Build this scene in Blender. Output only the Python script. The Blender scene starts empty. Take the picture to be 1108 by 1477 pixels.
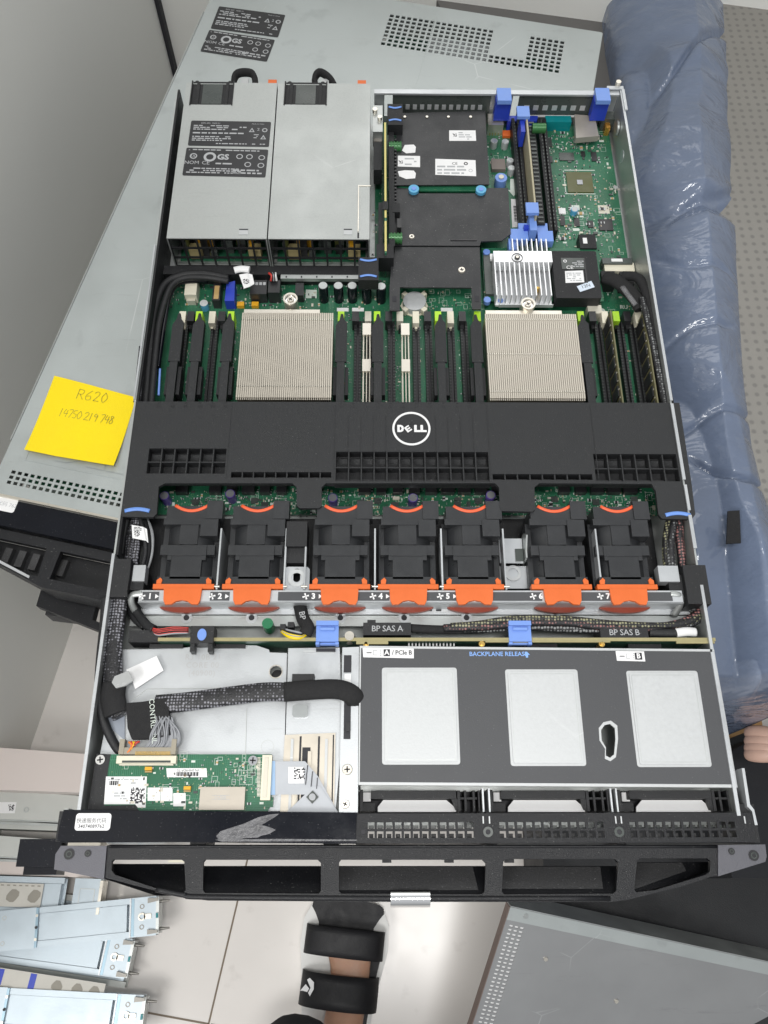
import bpy, bmesh, math, random
from mathutils import Vector, Matrix, geometry
random.seed(7)
S = bpy.context.scene
COL = S.collection
R = math.radians
# ------------------------------------------------------------------ camera
CP = Vector((-.0232, -.0229, .6266)); CA = (R(23.754), R(-.606), R(-.154)); F = 1213.7
cam = bpy.data.objects.new('camera', bpy.data.cameras.new('camera')); COL.objects.link(cam)
cam.location = CP; cam.rotation_euler = CA
cam.data.sensor_fit = 'VERTICAL'; cam.data.sensor_height = 36; cam.data.lens = 36 * F / 1477
cam.data.clip_start = .01; cam.data.clip_end = 50
S.camera = cam
from mathutils import Euler
CM = Euler(CA, 'XYZ').to_matrix()


def at(u, v, z):
    """measure: where a point seen at (u, v) in the 1108x1477 photograph lies on the level z (metres)"""
    d = CM @ Vector(((u - 554) / F, -(v - 738.5) / F, -1))
    return CP + d * ((z - CP.z) / d.z)


# ------------------------------------------------------------------ materials
MATS = {}


def mat(name, col, rough=.5, metal=0., var=.06, scale=60., bump=0., bscale=400., coat=0., coat_r=.1, trans=0., alpha=1., rvar=.08,
        spec=.5, stretch=None):
    m = bpy.data.materials.new(name); m.use_nodes = True
    nt = m.node_tree; N = nt.nodes; L = nt.links
    b = N['Principled BSDF']
    b.inputs['Metallic'].default_value = metal
    b.inputs['Specular IOR Level'].default_value = spec
    b.inputs['Coat Weight'].default_value = coat; b.inputs['Coat Roughness'].default_value = coat_r
    b.inputs['Transmission Weight'].default_value = trans; b.inputs['Alpha'].default_value = alpha
    tc = N.new('ShaderNodeTexCoord'); mp = N.new('ShaderNodeMapping')
    L.new(tc.outputs['Object'], mp.inputs['Vector'])
    if stretch: mp.inputs['Scale'].default_value = stretch
    n = N.new('ShaderNodeTexNoise'); n.inputs['Scale'].default_value = scale; n.inputs['Detail'].default_value = 5
    n.inputs['Roughness'].default_value = .65
    L.new(mp.outputs[0], n.inputs['Vector'])
    mix = N.new('ShaderNodeMix'); mix.data_type = 'RGBA'
    c = Vector(col[:3])
    mix.inputs['A'].default_value = (*[max(0, x * (1 - var * 2)) for x in c], 1)
    mix.inputs['B'].default_value = (*[min(1, x * (1 + var * 2)) for x in c], 1)
    L.new(n.outputs['Fac'], mix.inputs['Factor']); L.new(mix.outputs['Result'], b.inputs['Base Color'])
    mr = N.new('ShaderNodeMapRange'); mr.inputs['From Min'].default_value = .3; mr.inputs['From Max'].default_value = .7
    mr.inputs['To Min'].default_value = max(.02, rough - rvar); mr.inputs['To Max'].default_value = min(1, rough + rvar)
    L.new(n.outputs['Fac'], mr.inputs['Value']); L.new(mr.outputs[0], b.inputs['Roughness'])
    if bump:
        n2 = N.new('ShaderNodeTexNoise'); n2.inputs['Scale'].default_value = bscale; n2.inputs['Detail'].default_value = 3
        L.new(mp.outputs[0], n2.inputs['Vector'])
        bp = N.new('ShaderNodeBump'); bp.inputs['Strength'].default_value = bump; bp.inputs['Distance'].default_value = .001
        L.new(n2.outputs['Fac'], bp.inputs['Height']); L.new(bp.outputs[0], b.inputs['Normal'])
    MATS[name] = m
    return m


def mixcol(m, fac_out, col, inp='Base Color'):
    """lay another colour over the material's own where fac is 1"""
    nt = m.node_tree; b = nt.nodes['Principled BSDF']; L = nt.links
    old = b.inputs[inp].links[0].from_socket
    mx = nt.nodes.new('ShaderNodeMix'); mx.data_type = 'RGBA'
    L.new(old, mx.inputs['A']); mx.inputs['B'].default_value = (*col, 1); L.new(fac_out, mx.inputs['Factor'])
    L.new(mx.outputs['Result'], b.inputs[inp])


def thresh(m, tex_socket, lo, hi, a=0., bb=1.):
    r = m.node_tree.nodes.new('ShaderNodeMapRange')
    r.inputs['From Min'].default_value = lo; r.inputs['From Max'].default_value = hi
    r.inputs['To Min'].default_value = a; r.inputs['To Max'].default_value = bb
    m.node_tree.links.new(tex_socket, r.inputs['Value'])
    return r.outputs[0]


def tex(m, kind, scale, rnd=None, st=None, **kw):
    N = m.node_tree.nodes
    t = N.new(kind); t.inputs['Scale'].default_value = scale
    mp = N.new('ShaderNodeMapping'); tc = [n for n in N if n.bl_idname == 'ShaderNodeTexCoord'][0]
    if st: mp.inputs['Scale'].default_value = st
    if rnd is not None: mp.inputs['Location'].default_value = (rnd, rnd * .7, 0)
    m.node_tree.links.new(tc.outputs['Object'], mp.inputs['Vector']); m.node_tree.links.new(mp.outputs[0], t.inputs['Vector'])
    for k, v in kw.items():
        if k in t.inputs: t.inputs[k].default_value = v
        else: setattr(t, k, v)
    return t


def dust(m, amount=.5, col=(.45, .45, .43)):
    t = tex(m, 'ShaderNodeTexNoise', 900, Detail=2)
    f = thresh(m, t.outputs['Fac'], .69, .76, 0, amount); mixcol(m, f, col)


steel = mat('zinc_steel', (.54, .56, .575), .42, .6, .07, 22, .08, 900, rvar=.14)
steel_side = mat('zinc_steel_side', (.50, .52, .51), .42, .8, .08, 40, .05, 900)
psu_m = mat('psu_steel', (.49, .51, .495), .46, .6, .06, 14, .1, 1500, rvar=.16)
v = tex(psu_m, 'ShaderNodeTexNoise', 900, Detail=1); mixcol(psu_m, thresh(psu_m, v.outputs['Fac'], .45, .7, 0, .3), (.40, .42, .42))
bright = mat('bright_plate', (.54, .555, .56), .5, .35, .06, 350, .06, 900)
lidm = mat('lid_steel', (.47, .505, .50), .42, .5, .07, 9, .1, 1200, rvar=.16)
v = tex(lidm, 'ShaderNodeTexNoise', 40, st=(1, 1, 1), Detail=9); mixcol(lidm, thresh(lidm, v.outputs['Fac'], .60, .72, 0, .35), (.33, .35, .35))
chrome = mat('chrome', (.9, .9, .9), .08, 1, .01)
nickel = mat('nickel', (.70, .66, .58), .32, .8, .05, 60)
fin_m = mat('fin_nickel', (.56, .515, .44), .42, .6, .06, 90)
black = mat('black_plastic', (.0135, .014, .0155), .5, 0, .15, 80, .35, 1800, spec=.45); dust(black, .25)
fan_m = mat('fan_plastic', (.026, .0275, .030), .34, 0, .12, 60, .2, 1500)
shroud_m = mat('shroud_plastic', (.018, .0192, .021), .55, 0, .12, 40, .5, 2200, spec=.5); dust(shroud_m, .22)
black_g = mat('gloss_black', (.005, .006, .010), .14, 0, .2, 30, .03, 300, spec=.28); dust(black_g, .2)
bezel_m = mat('bezel_black', (.011, .0115, .0135), .40, 0, .15, 60, .35, 1500, spec=.35); dust(bezel_m, .35)
speck = mat('textured_grey_black', (.06, .06, .062), .55, 0, .3, 900, .5, 1500); dust(speck, .8, (.3, .3, .3))
mylar = mat('mylar', (.020, .021, .023), .42, 0, .1, 40, .12, 700); dust(mylar, .4)
dkgrey = mat('label_grey', (.062, .064, .069), .5, 0, .06, 20, .15, 1500); dust(dkgrey, .35, (.3, .3, .3))
earm = mat('ear_grey', (.11, .11, .125), .42, .3, .06, 60, .2, 1500)
white = mat('white', (.80, .80, .80), .5, 0, .03)
silk = mat('silk_white', (.62, .68, .62), .5, 0, .05)
ink = mat('ink', (.02, .02, .025), .6)
greyink = mat('grey_ink', (.42, .43, .44), .6)
orange = mat('orange_plastic', (.70, .14, .025), .42, 0, .06, 60, .1, 900)
redarc = mat('red_arc', (.80, .12, .04), .45)
orangedk = mat('dark_orange', (.22, .03, .01), .45)
blue = mat('latch_blue', (.17, .30, .70), .42, 0, .05, 60)
blue_l = mat('arc_blue', (.15, .30, .72), .4)
cyan = mat('rivet_blue', (.10, .38, .62), .4)
vgab = mat('vga_blue', (.02, .05, .45), .4)
teal = mat('serial_teal', (.0, .22, .24), .4)
ltgreen = mat('clip_green', (.42, .72, .03), .4)
chip = mat('chip_black', (.02, .02, .022), .35)
chipg = mat('chip_grey', (.06, .07, .065), .3)
die = mat('die_silver', (.30, .31, .33), .3, .5)
olive = mat('chip_olive', (.085, .09, .022), .35)
tan = mat('tan_smd', (.45, .30, .12), .4)
gold = mat('gold', (.75, .50, .15), .3, .9)
cream = mat('cream_plastic', (.72, .68, .55), .45)
beige = mat('beige', (.60, .57, .48), .4, .2)
yellow = mat('sticky_yellow', (.92, .70, .0), .7, 0, .03, 30, .3, 900)
yelw = mat('wire_yellow', (.75, .55, .0), .4)
redw = mat('wire_red', (.55, .05, .04), .4)
orw = mat('wire_orange', (.75, .22, .05), .4)
gryw = mat('wire_grey', (.30, .31, .33), .45)
whw = mat('wire_white', (.7, .7, .7), .4)
purple = mat('cap_purple', (.10, .05, .3), .35)
gcap = mat('green_coil', (.02, .16, .07), .3)
coil = mat('green_standoff', (.04, .16, .05), .3, .2)
copper = mat('copper', (.75, .38, .08), .3, .8)
skin = mat('skin', (.48, .27, .18), .5, 0, .1, 40, .2, 300)
skin_p = mat('skin_pale', (.58, .38, .30), .5, 0, .08, 40, .2, 300)
skin.node_tree.nodes['Principled BSDF'].inputs['Subsurface Weight'].default_value = .1
cloth = mat('trouser_black', (.012, .013, .016), .9, 0, .2, 60, .4, 1200)
bagm = mat('bag_black', (.010, .011, .013), .6, 0, .2, 30, .4, 900)
rubber = mat('strap_black', (.010, .010, .012), .6, 0, .2, 80, .3, 900)
card = mat('cardboard', (.38, .22, .09), .8, 0, .08, 60)
tape = mat('clear_tape', (.22, .22, .23), .3, 0, .4, 120, .8, 350, alpha=.5)
foam = mat('white_foam', (.78, .78, .76), .6, 0, .04)
velcro = mat('velcro', (.010, .010, .011), .8, 0, .2, 400, .5, 1200)
clearp = mat('clear_strap', (.45, .46, .46), .3)
ffc = mat('ribbon_cable', (.45, .47, .50), .35, 0, .06)
ltbl = mat('ribbon_blue', (.30, .45, .65), .4)
pcbedge = mat('pcb_edge', (.34, .30, .15), .5, 0, .1, 200)
railm = mat('rail_zinc', (.50, .57, .62), .38, .35, .07, 25, .04, 500)
railw = mat('rail_grey', (.56, .57, .54), .45, .2, .05, 25)
pinkw = mat('pale_panel', (.72, .64, .60), .5, 0, .03, 8)
hookm = mat('hook_grey', (.25, .24, .22), .4, .6)
rubr = mat('dark_lid', (.34, .345, .35), .42, .5, .08, 8, .05, 600)

# scuffs and fine scratches on bare sheet metal
for m_s, c_s in ((psu_m, (.36, .37, .36)), (lidm, (.33, .34, .335)), (rubr, (.22, .22, .225)), (bright, (.44, .45, .45)), (steel, (.42, .43, .43))):
    t_s = tex(m_s, 'ShaderNodeTexNoise', 14, 5., (1, 9, 1), Detail=10, Roughness=.75, Distortion=.4)
    mixcol(m_s, thresh(m_s, t_s.outputs['Fac'], .60, .70, 0, .35), c_s)
    t_s = tex(m_s, 'ShaderNodeTexVoronoi', 9, 2., (1, 1.6, 1), feature='DISTANCE_TO_EDGE')
    n_s = tex(m_s, 'ShaderNodeTexNoise', 12, 8.)
    f_s = m_s.node_tree.nodes.new('ShaderNodeMath'); f_s.operation = 'MULTIPLY'
    m_s.node_tree.links.new(thresh(m_s, t_s.outputs['Distance'], .006, .001, 0, .5), f_s.inputs[0]); m_s.node_tree.links.new(thresh(m_s, n_s.outputs['Fac'], .58, .66, 0, 1), f_s.inputs[1])
    mixcol(m_s, f_s.outputs[0], (.75, .76, .76))

# circuit board: solder mask with tracks and vias
def pcb(name, base, track):
    m = mat(name, base, .38, 0, .12, 60, .06, 900)
    t = tex(m, 'ShaderNodeTexBrick', 110, **{'Mortar Size': .014, 'Row Height': .12, 'Brick Width': 1.7})
    n = tex(m, 'ShaderNodeTexNoise', 30, 3.)
    f = m.node_tree.nodes.new('ShaderNodeMath'); f.operation = 'MULTIPLY'
    m.node_tree.links.new(t.outputs['Fac'], f.inputs[0])
    m.node_tree.links.new(thresh(m, n.outputs['Fac'], .45, .6, 0, .7), f.inputs[1])
    mixcol(m, f.outputs[0], track)
    t = tex(m, 'ShaderNodeTexBrick', 120, .3, (1, 1, 1), **{'Mortar Size': .016, 'Row Height': 1.5, 'Brick Width': .16})
    n = tex(m, 'ShaderNodeTexNoise', 24, 9.)
    f = m.node_tree.nodes.new('ShaderNodeMath'); f.operation = 'MULTIPLY'
    m.node_tree.links.new(t.outputs['Fac'], f.inputs[0])
    m.node_tree.links.new(thresh(m, n.outputs['Fac'], .5, .6, 0, .7), f.inputs[1])
    mixcol(m, f.outputs[0], track)
    v = tex(m, 'ShaderNodeTexVoronoi', 420)
    mixcol(m, thresh(m, v.outputs['Distance'], .16, .10, 0, .55), (.35, .42, .2))
    return m


green = pcb('pcb_green', (.016, .118, .058), (.07, .27, .16))
pcbdk = pcb('pcb_dark', (.010, .05, .03), (.03, .10, .06))

# braided sleeve: pale diamonds between black threads
def braid(name, fleck, amt=.8, sc=420):
    m = mat(name, (.012, .012, .014), .45, 0, .2, 200, .6, 900)
    v = tex(m, 'ShaderNodeTexVoronoi', sc * .9, st=(1, 1, .4), Randomness=.28)
    mixcol(m, thresh(m, v.outputs['Distance'], .46, .26, 0, amt), fleck)
    return m


braid_w = braid('braid_black', (.34, .34, .38), .75, 520)
braid_r = braid('braid_red', (.40, .18, .17), .8, 480)
braid_y = braid('braid_yellow', (.38, .37, .22), .8, 480)
braid_g = braid('braid_grey', (.33, .34, .34), .8, 480)

# blue film over padding: glossy, creased
film = mat('blue_film', (.125, .162, .245), .6, 0, .2, 7, 0, 1, coat=1., coat_r=.13)
def crease(m, sc=5, st=(1, .28, 1), strength=.35, dist=.02):
    nt = m.node_tree
    a = tex(m, 'ShaderNodeTexNoise', sc, st=st, Detail=7, Distortion=1.2, Roughness=.6)
    w = tex(m, 'ShaderNodeTexNoise', sc * 5, 2., (1, 2.2, 1), Detail=5, Distortion=2.)
    ad = nt.nodes.new('ShaderNodeMath'); ad.operation = 'MULTIPLY_ADD'
    nt.links.new(w.outputs['Fac'], ad.inputs[0]); ad.inputs[1].default_value = .25; nt.links.new(a.outputs['Fac'], ad.inputs[2])
    bp = nt.nodes.new('ShaderNodeBump'); bp.inputs['Strength'].default_value = strength; bp.inputs['Distance'].default_value = dist
    nt.links.new(ad.outputs[0], bp.inputs['Height'])
    b = nt.nodes['Principled BSDF']
    nt.links.new(bp.outputs[0], b.inputs['Normal']); nt.links.new(bp.outputs[0], b.inputs['Coat Normal'])
crease(film, 5, (1, 1.8, 1), .3, .012)
_n = film.node_tree; _a = tex(film, 'ShaderNodeTexNoise', 14, 4., (1, 1.3, 1), Detail=3, Distortion=2., Roughness=.5)
_b = tex(film, 'ShaderNodeTexVoronoi', 16, 1., (1, 1.6, 1), feature='DISTANCE_TO_EDGE')
_m = _n.nodes.new('ShaderNodeMath'); _m.operation = 'MULTIPLY_ADD'; _n.links.new(_b.outputs['Distance'], _m.inputs[0]); _m.inputs[1].default_value = .8; _n.links.new(_a.outputs['Fac'], _m.inputs[2])
_c = _n.nodes.new('ShaderNodeBump'); _c.inputs['Strength'].default_value = .45; _c.inputs['Distance'].default_value = .012
_n.links.new(_m.outputs[0], _c.inputs['Height']); _n.links.new(_c.outputs[0], _n.nodes['Principled BSDF'].inputs['Coat Normal'])

# grey foam mat with rows of dark dimples
matm = mat('dotted_mat', (.235, .225, .205), .6, 0, .08, 12, .2, 300)
v = tex(matm, 'ShaderNodeTexVoronoi', 95, st=(1, 1, .01), Randomness=.1, voronoi_dimensions='2D')
mixcol(matm, thresh(matm, v.outputs['Distance'], .30, .14, 0, .6), (.12, .115, .11))
darkcard = mat('dark_grey_card', (.13, .125, .12), .8, 0, .08, 15)

# walls and floor
wallm = mat('wall_paint', (.80, .80, .765), .55, 0, .02, 3, .1, 350)
tile = mat('floor_tile', (.74, .705, .67), .20, 0, .03, 4, 0, 1, rvar=.05)
t = tex(tile, 'ShaderNodeTexNoise', 25, Detail=8)
mixcol(tile, thresh(tile, t.outputs['Fac'], .62, .75, 0, .35), (.42, .38, .34))
grout = mat('grout', (.20, .16, .12), .8, 0, .2, 60)


# ------------------------------------------------------------------ mesh builder
class MB:
    def __init__(s): s.bm = bmesh.new(); s.m = []

    def mi(s, m):
        if m not in s.m: s.m.append(m)
        return s.m.index(m)

    def face(s, vs, m, sm=False):
        try: f = s.bm.faces.new(vs)
        except ValueError: return
        f.material_index = s.mi(m); f.smooth = sm

    def box(s, x0, x1, y0, y1, z0, z1, m, T=None):
        if x0 > x1: x0, x1 = x1, x0
        if y0 > y1: y0, y1 = y1, y0
        P = [Vector((x, y, z)) for z in (z0, z1) for y in (y0, y1) for x in (x0, x1)]
        if T: P = [T @ p for p in P]
        v = [s.bm.verts.new(p) for p in P]
        for q in ((0, 2, 3, 1), (4, 5, 7, 6), (0, 1, 5, 4), (2, 6, 7, 3), (0, 4, 6, 2), (1, 3, 7, 5)): s.face([v[i] for i in q], m)
        return s

    def pbox(s, u0, v0, u1, v1, z0, z1, m):
        """box whose top face covers the photo rectangle (u0,v0)-(u1,v1) at level z1"""
        um, vm = (u0 + u1) / 2, (v0 + v1) / 2
        return s.box(at(u0, vm, z1).x, at(u1, vm, z1).x, at(um, v1, z1).y, at(um, v0, z1).y, z0, z1, m)

    def loops(s, L, z0, z1, m, T=None, side=None):
        """prism over polygon L[0] with holes L[1:]"""
        n = 0; top = []; bot = []; flat = []
        for lp in L:
            tv = [Vector((p[0], p[1], z1)) for p in lp]; flat.append(tv)
            for p in tv:
                a = p.copy(); b = Vector((p.x, p.y, z0))
                if T: a = T @ a; b = T @ b
                top.append(s.bm.verts.new(a)); bot.append(s.bm.verts.new(b))
        pts = [Vector((p.x, p.y)) for l in flat for p in l]; ed = []; k = 0
        for l in flat: ed += [(k + i, k + (i + 1) % len(l)) for i in range(len(l))]; k += len(l)
        cv, _, cf, ov, _, _ = geometry.delaunay_2d_cdt(pts, ed, [], 0, 1e-9)
        def inside(c):
            r = False
            for l in flat:
                for i in range(len(l)):
                    a, b = l[i], l[i - 1]
                    if (a.y > c.y) != (b.y > c.y) and c.x < (b.x - a.x) * (c.y - a.y) / (b.y - a.y) + a.x: r = not r
            return r
        for t in cf:
            c = sum((cv[i] for i in t), Vector((0, 0))) / 3
            if not inside(c) or any(not ov[i] for i in t): continue
            q = [ov[i][0] for i in t]
            s.face([top[i] for i in q], m); s.face([bot[i] for i in reversed(q)], m)
        for lp in L:
            k = len(lp)
            for i in range(k):
                a, b = n + i, n + (i + 1) % k
                s.face([top[a], top[b], bot[b], bot[a]], side or m)
            n += k
        return s

    def poly(s, px, z0, z1, m, side=None):
        return s.loops([[at(u, v, z1)[:2] for u, v in px]], z0, z1, m, side=side)

    def cyl(s, x, y, z0, z1, r, m, n=20, r2=None, T=None, cap=None):
        r2 = r if r2 is None else r2
        def P(rr, z):
            o = []
            for i in range(n):
                a = 2 * math.pi * i / n; p = Vector((x + rr * math.cos(a), y + rr * math.sin(a), z))
                o.append(T @ p if T else p)
            return o
        A, B = P(r, z0), P(r2, z1)
        a = [s.bm.verts.new(p) for p in A]; b = [s.bm.verts.new(p) for p in B]
        for i in range(n): s.face([a[i], a[(i + 1) % n], b[(i + 1) % n], b[i]], m, True)
        s.face([s.bm.verts.new(p) for p in B], cap or m); s.face([s.bm.verts.new(p) for p in reversed(A)], m)
        return s

    def pcyl(s, u, v, z0, z1, r, m, n=20, cap=None, r2=None):
        p = at(u, v, z1); return s.cyl(p.x, p.y, z0, z1, r, m, n, r2, cap=cap)

    def ring(s, x, y, z0, z1, r, ri, m, n=28, T=None):
        c = lambda rr: [(x + rr * math.cos(2 * math.pi * i / n), y + rr * math.sin(2 * math.pi * i / n)) for i in range(n)]
        return s.loops([c(r), c(ri)[::-1]], z0, z1, m, T)

    def screw(s, x, y, z, r=.0028, m=None, h=.0012, T=None):
        m = m or nickel
        s.cyl(x, y, z, z + h, r, m, 20, r * .86, T)
        a = random.random() * 3
        for k in (0, math.pi / 2):
            M = (T or Matrix()) @ Matrix.Translation((x, y, 0)) @ Matrix.Rotation(a + k, 4, 'Z')
            s.box(-r * .55, r * .55, -r * .13, r * .13, z + h, z + h + .00012, chip, M)

    def pscrew(s, u, v, z, r=.0028, m=None): p = at(u, v, z); s.screw(p.x, p.y, z, r, m)

    def tube(s, pts, r, m, n=10, flat=1., sm=5, ends=True, up=Vector((0, 0, 1))):
        P = [Vector(p) for p in pts]
        C = []
        for i in range(len(P) - 1):
            p0 = P[max(i - 1, 0)]; p1 = P[i]; p2 = P[i + 1]; p3 = P[min(i + 2, len(P) - 1)]
            for k in range(sm):
                t = k / sm
                C.append(.5 * ((2 * p1) + (p2 - p0) * t + (2 * p0 - 5 * p1 + 4 * p2 - p3) * t * t + (3 * p1 - p0 - 3 * p2 + p3) * t ** 3))
        C.append(P[-1])
        rings = []
        for i, c in enumerate(C):
            d = (C[min(i + 1, len(C) - 1)] - C[max(i - 1, 0)]).normalized()
            a = d.cross(up)
            if a.length < 1e-4: a = d.cross(Vector((0, 1, 0)))
            a.normalize(); b = a.cross(d).normalized()
            rr = r(i / (len(C) - 1)) if callable(r) else r
            rings.append([s.bm.verts.new(c + a * rr * math.cos(2 * math.pi * k / n) + b * rr * flat * math.sin(2 * math.pi * k / n)) for k in range(n)])
        for A, B in zip(rings, rings[1:]):
            for k in range(n): s.face([A[k], A[(k + 1) % n], B[(k + 1) % n], B[k]], m, True)
        if ends: s.face(rings[0][::-1], m); s.face(rings[-1], m)
        return s

    def text(s, txt, x, y, z, h, m, rot=0., al='CENTER', off=0., T=None, th=.00005, sp=1.):
        c = bpy.data.curves.new('t', 'FONT'); c.body = txt; c.size = h * 1.4; c.align_x = al; c.align_y = 'CENTER'; c.offset = off
        c.space_character = sp; c.resolution_u = 2; c.extrude = 0
        o = bpy.data.objects.new('t', c); me = bpy.data.meshes.new_from_object(o)
        M = (T or Matrix()) @ Matrix.Translation((x, y, z + th)) @ Matrix.Rotation(rot, 4, 'Z')
        vs = [s.bm.verts.new(M @ w.co) for w in me.vertices]
        for p in me.polygons: s.face([vs[i] for i in p.vertices], m)
        bpy.data.objects.remove(o); bpy.data.curves.remove(c); bpy.data.meshes.remove(me)
        return s

    def lattice(s, x0, x1, y0, y1, nx, ny, fx, fy, z0, z1, m, T=None, skip=None):
        """plate with nx*ny rectangular holes taking fx, fy of each cell"""
        cx, cy = (x1 - x0) / nx, (y1 - y0) / ny; gx, gy = cx * (1 - fx) / 2, cy * (1 - fy) / 2
        for j in range(ny + 1):
            a = y0 if j == 0 else y0 + j * cy - gy; b = y1 if j == ny else y0 + j * cy + gy
            s.box(x0, x1, a, b, z0, z1, m, T)
        for j in range(ny):
            a, b = y0 + j * cy + gy, y0 + (j + 1) * cy - gy
            run = x0
            for i in range(nx):
                if skip and skip(i, j): continue
                s.box(run, x0 + i * cx + gx, a, b, z0, z1, m, T); run = x0 + (i + 1) * cx - gx
            s.box(run, x1, a, b, z0, z1, m, T)
        return s

    def bev(s, w=.0004, seg=2, ang=30):
        es = [e for e in s.bm.edges if len(e.link_faces) == 2 and e.calc_face_angle(0) > R(ang)]
        bmesh.ops.bevel(s.bm, geom=es, offset=w, segments=seg, affect='EDGES', profile=.5, clamp_overlap=True)
        return s

    def build(s, name, parent=None, label=None, cat=None, group=None, kind=None, org=None):
        bm = s.bm
        bmesh.ops.recalc_face_normals(bm, faces=bm.faces)
        me = bpy.data.meshes.new(name); o = bpy.data.objects.new(name, me); COL.objects.link(o)
        if parent is not None:
            o.parent = parent; w = Vector((0, 0, 0)); q = parent
            while q: w += q.location; q = q.parent
        elif org is not None: w = Vector(org)
        else:
            xs = [v.co for v in bm.verts]
            w = Vector(((min(v.x for v in xs) + max(v.x for v in xs)) / 2, (min(v.y for v in xs) + max(v.y for v in xs)) / 2, min(v.z for v in xs)))
        bm.transform(Matrix.Translation(-w))
        if parent is None: o.location = w
        bm.to_mesh(me); bm.free()
        for m in s.m: me.materials.append(m)
        tag(o, label, cat, group, kind)
        return o


def tag(o, label=None, cat=None, group=None, kind=None):
    for k, v in (('label', label), ('category', cat), ('group', group), ('kind', kind)):
        if v: o[k] = v
    return o


def thing(name, loc, label, cat, group=None):
    o = bpy.data.objects.new(name, None); COL.objects.link(o); o.location = loc; o.empty_display_size = .01
    return tag(o, label, cat, group)


def copy_tree(o, parent=None):
    c = o.copy(); COL.objects.link(c); c.parent = parent
    for ch in list(o.children): copy_tree(ch, c)
    return c


def rr(x0, x1, y0, y1, r, n=5):
    o = []
    for cx, cy, a in ((x1 - r, y0 + r, -90), (x1 - r, y1 - r, 0), (x0 + r, y1 - r, 90), (x0 + r, y0 + r, 180)):
        for i in range(n + 1):
            t = R(a + 90 * i / n); o.append((cx + r * math.cos(t), cy + r * math.sin(t)))
    return o


def prr(u0, v0, u1, v1, z, r):
    um, vm = (u0 + u1) / 2, (v0 + v1) / 2
    return rr(at(u0, vm, z).x, at(u1, vm, z).x, at(um, v1, z).y, at(um, v0, z).y, r)


def rect(x0, x1, y0, y1): return [(x0, y0), (x1, y0), (x1, y1), (x0, y1)]


def smd(mb, u0, v0, u1, v1, z, n, seed=0, big=1., silk_n=0):
    """small surface components spread over a patch of board"""
    rd = random.Random(seed)
    x0, x1 = at(u0, v1, z).x, at(u1, v1, z).x; y0, y1 = at(u0, v1, z).y, at(u0, v0, z).y
    used = []
    for k in range(n):
        x, y = rd.uniform(x0, x1), rd.uniform(y0, y1)
        w, l = rd.choice(((.0005, .0010), (.0005, .0010), (.0008, .0016), (.0012, .002), (.0016, .003)))
        w *= big; l *= big
        if rd.random() < .5: w, l = l, w
        if any(abs(x - a) < w + c and abs(y - b) < l + d for a, b, c, d in used): continue
        used.append((x, y, w / 1.6, l / 1.6))
        m = rd.choice((tan, chip, chip, beige, silk, chipg))
        if m in (tan, chip):
            e = .25
            if w > l:
                mb.box(x - w * e, x + w * e, y - l / 2, y + l / 2, z, z + .0006 * big, m)
                mb.box(x - w / 2, x - w * e, y - l / 2, y + l / 2, z, z + .00062 * big, bright); mb.box(x + w * e, x + w / 2, y - l / 2, y + l / 2, z, z + .00062 * big, bright)
            else:
                mb.box(x - w / 2, x + w / 2, y - l * e, y + l * e, z, z + .0006 * big, m)
                mb.box(x - w / 2, x + w / 2, y - l / 2, y - l * e, z, z + .00062 * big, bright); mb.box(x - w / 2, x + w / 2, y + l * e, y + l / 2, z, z + .00062 * big, bright)
        else: mb.box(x - w / 2, x + w / 2, y - l / 2, y + l / 2, z, z + (.00008 if m is silk else .0007 * big), m)
    for k in range(silk_n):
        x, y = rd.uniform(x0, x1), rd.uniform(y0, y1); w, l = rd.uniform(.002, .006), rd.uniform(.002, .006); t = .0002
        q = z + .00006
        for a in ((x, x + w, y, y + t), (x, x + w, y + l, y + l + t), (x, x + t, y + t, y + l), (x + w - t, x + w, y + t, y + l)): mb.box(*a, z, q, silk)


def quadlabel(mb, px, z, m=None, th=.0002): mb.poly(px, z, z + th, m or white)


def lines(mb, x0, x1, y0, y1, z, n, m, fill=.5, seed=1):
    """rows of print too small to read, laid as short dashes"""
    rd = random.Random(seed); h = (y1 - y0) / n
    for i in range(n):
        x = x0; yy = y0 + i * h + h * .25
        while x < x1 - h:
            w = rd.uniform(.6, 2.6) * h
            if rd.random() < fill + .25: mb.box(x, min(x + w, x1), yy, yy + h * .5, z, z + .00006, m)
            x += w + h * .4


def qr(mb, x, y, s, z, T=None, n=11, seed=5):
    rd = random.Random(seed); c = s / n
    for i in range(n):
        for j in range(n):
            if rd.random() < .5: mb.box(x + i * c, x + (i + 1) * c, y + j * c, y + (j + 1) * c, z, z + .00005, ink, T)


exec_parts = []
# ================================================================== SETTING
FZ = -.63
f = MB(); f.box(-3, 3, -2.5, 3, FZ - .05, FZ, tile)
floor = f.build('floor', kind='structure', org=(0, 0, FZ))
g = MB()
p1, p2, p3 = at(343, 1299, FZ), at(301, 1477, FZ), at(220, 1462, FZ)
dv = (p2 - p1).normalized(); du = Vector((-dv.y, dv.x, 0))
if du.x > 0: du = -du
def strip(a, b, w, mb, z=FZ, m=grout):
    d = (b - a).normalized(); n = Vector((-d.y, d.x, 0)) * w / 2
    mb.loops([[(q.x, q.y) for q in (a - n, b - n, b + n, a + n)]], z, z + .0006, m)
strip(p1 - dv * 1.2, p1 + dv * 1.5, .0022, g)
cr = p2 + dv * .0
strip(cr, cr + (p3 - cr).normalized() * 1.2, .0022, g)
strip(cr - (p3 - cr).normalized() * .003, cr - (p3 - cr).normalized() * .6 - dv * .0, .0022, g)
g.build('floor_grout', kind='structure')

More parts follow.
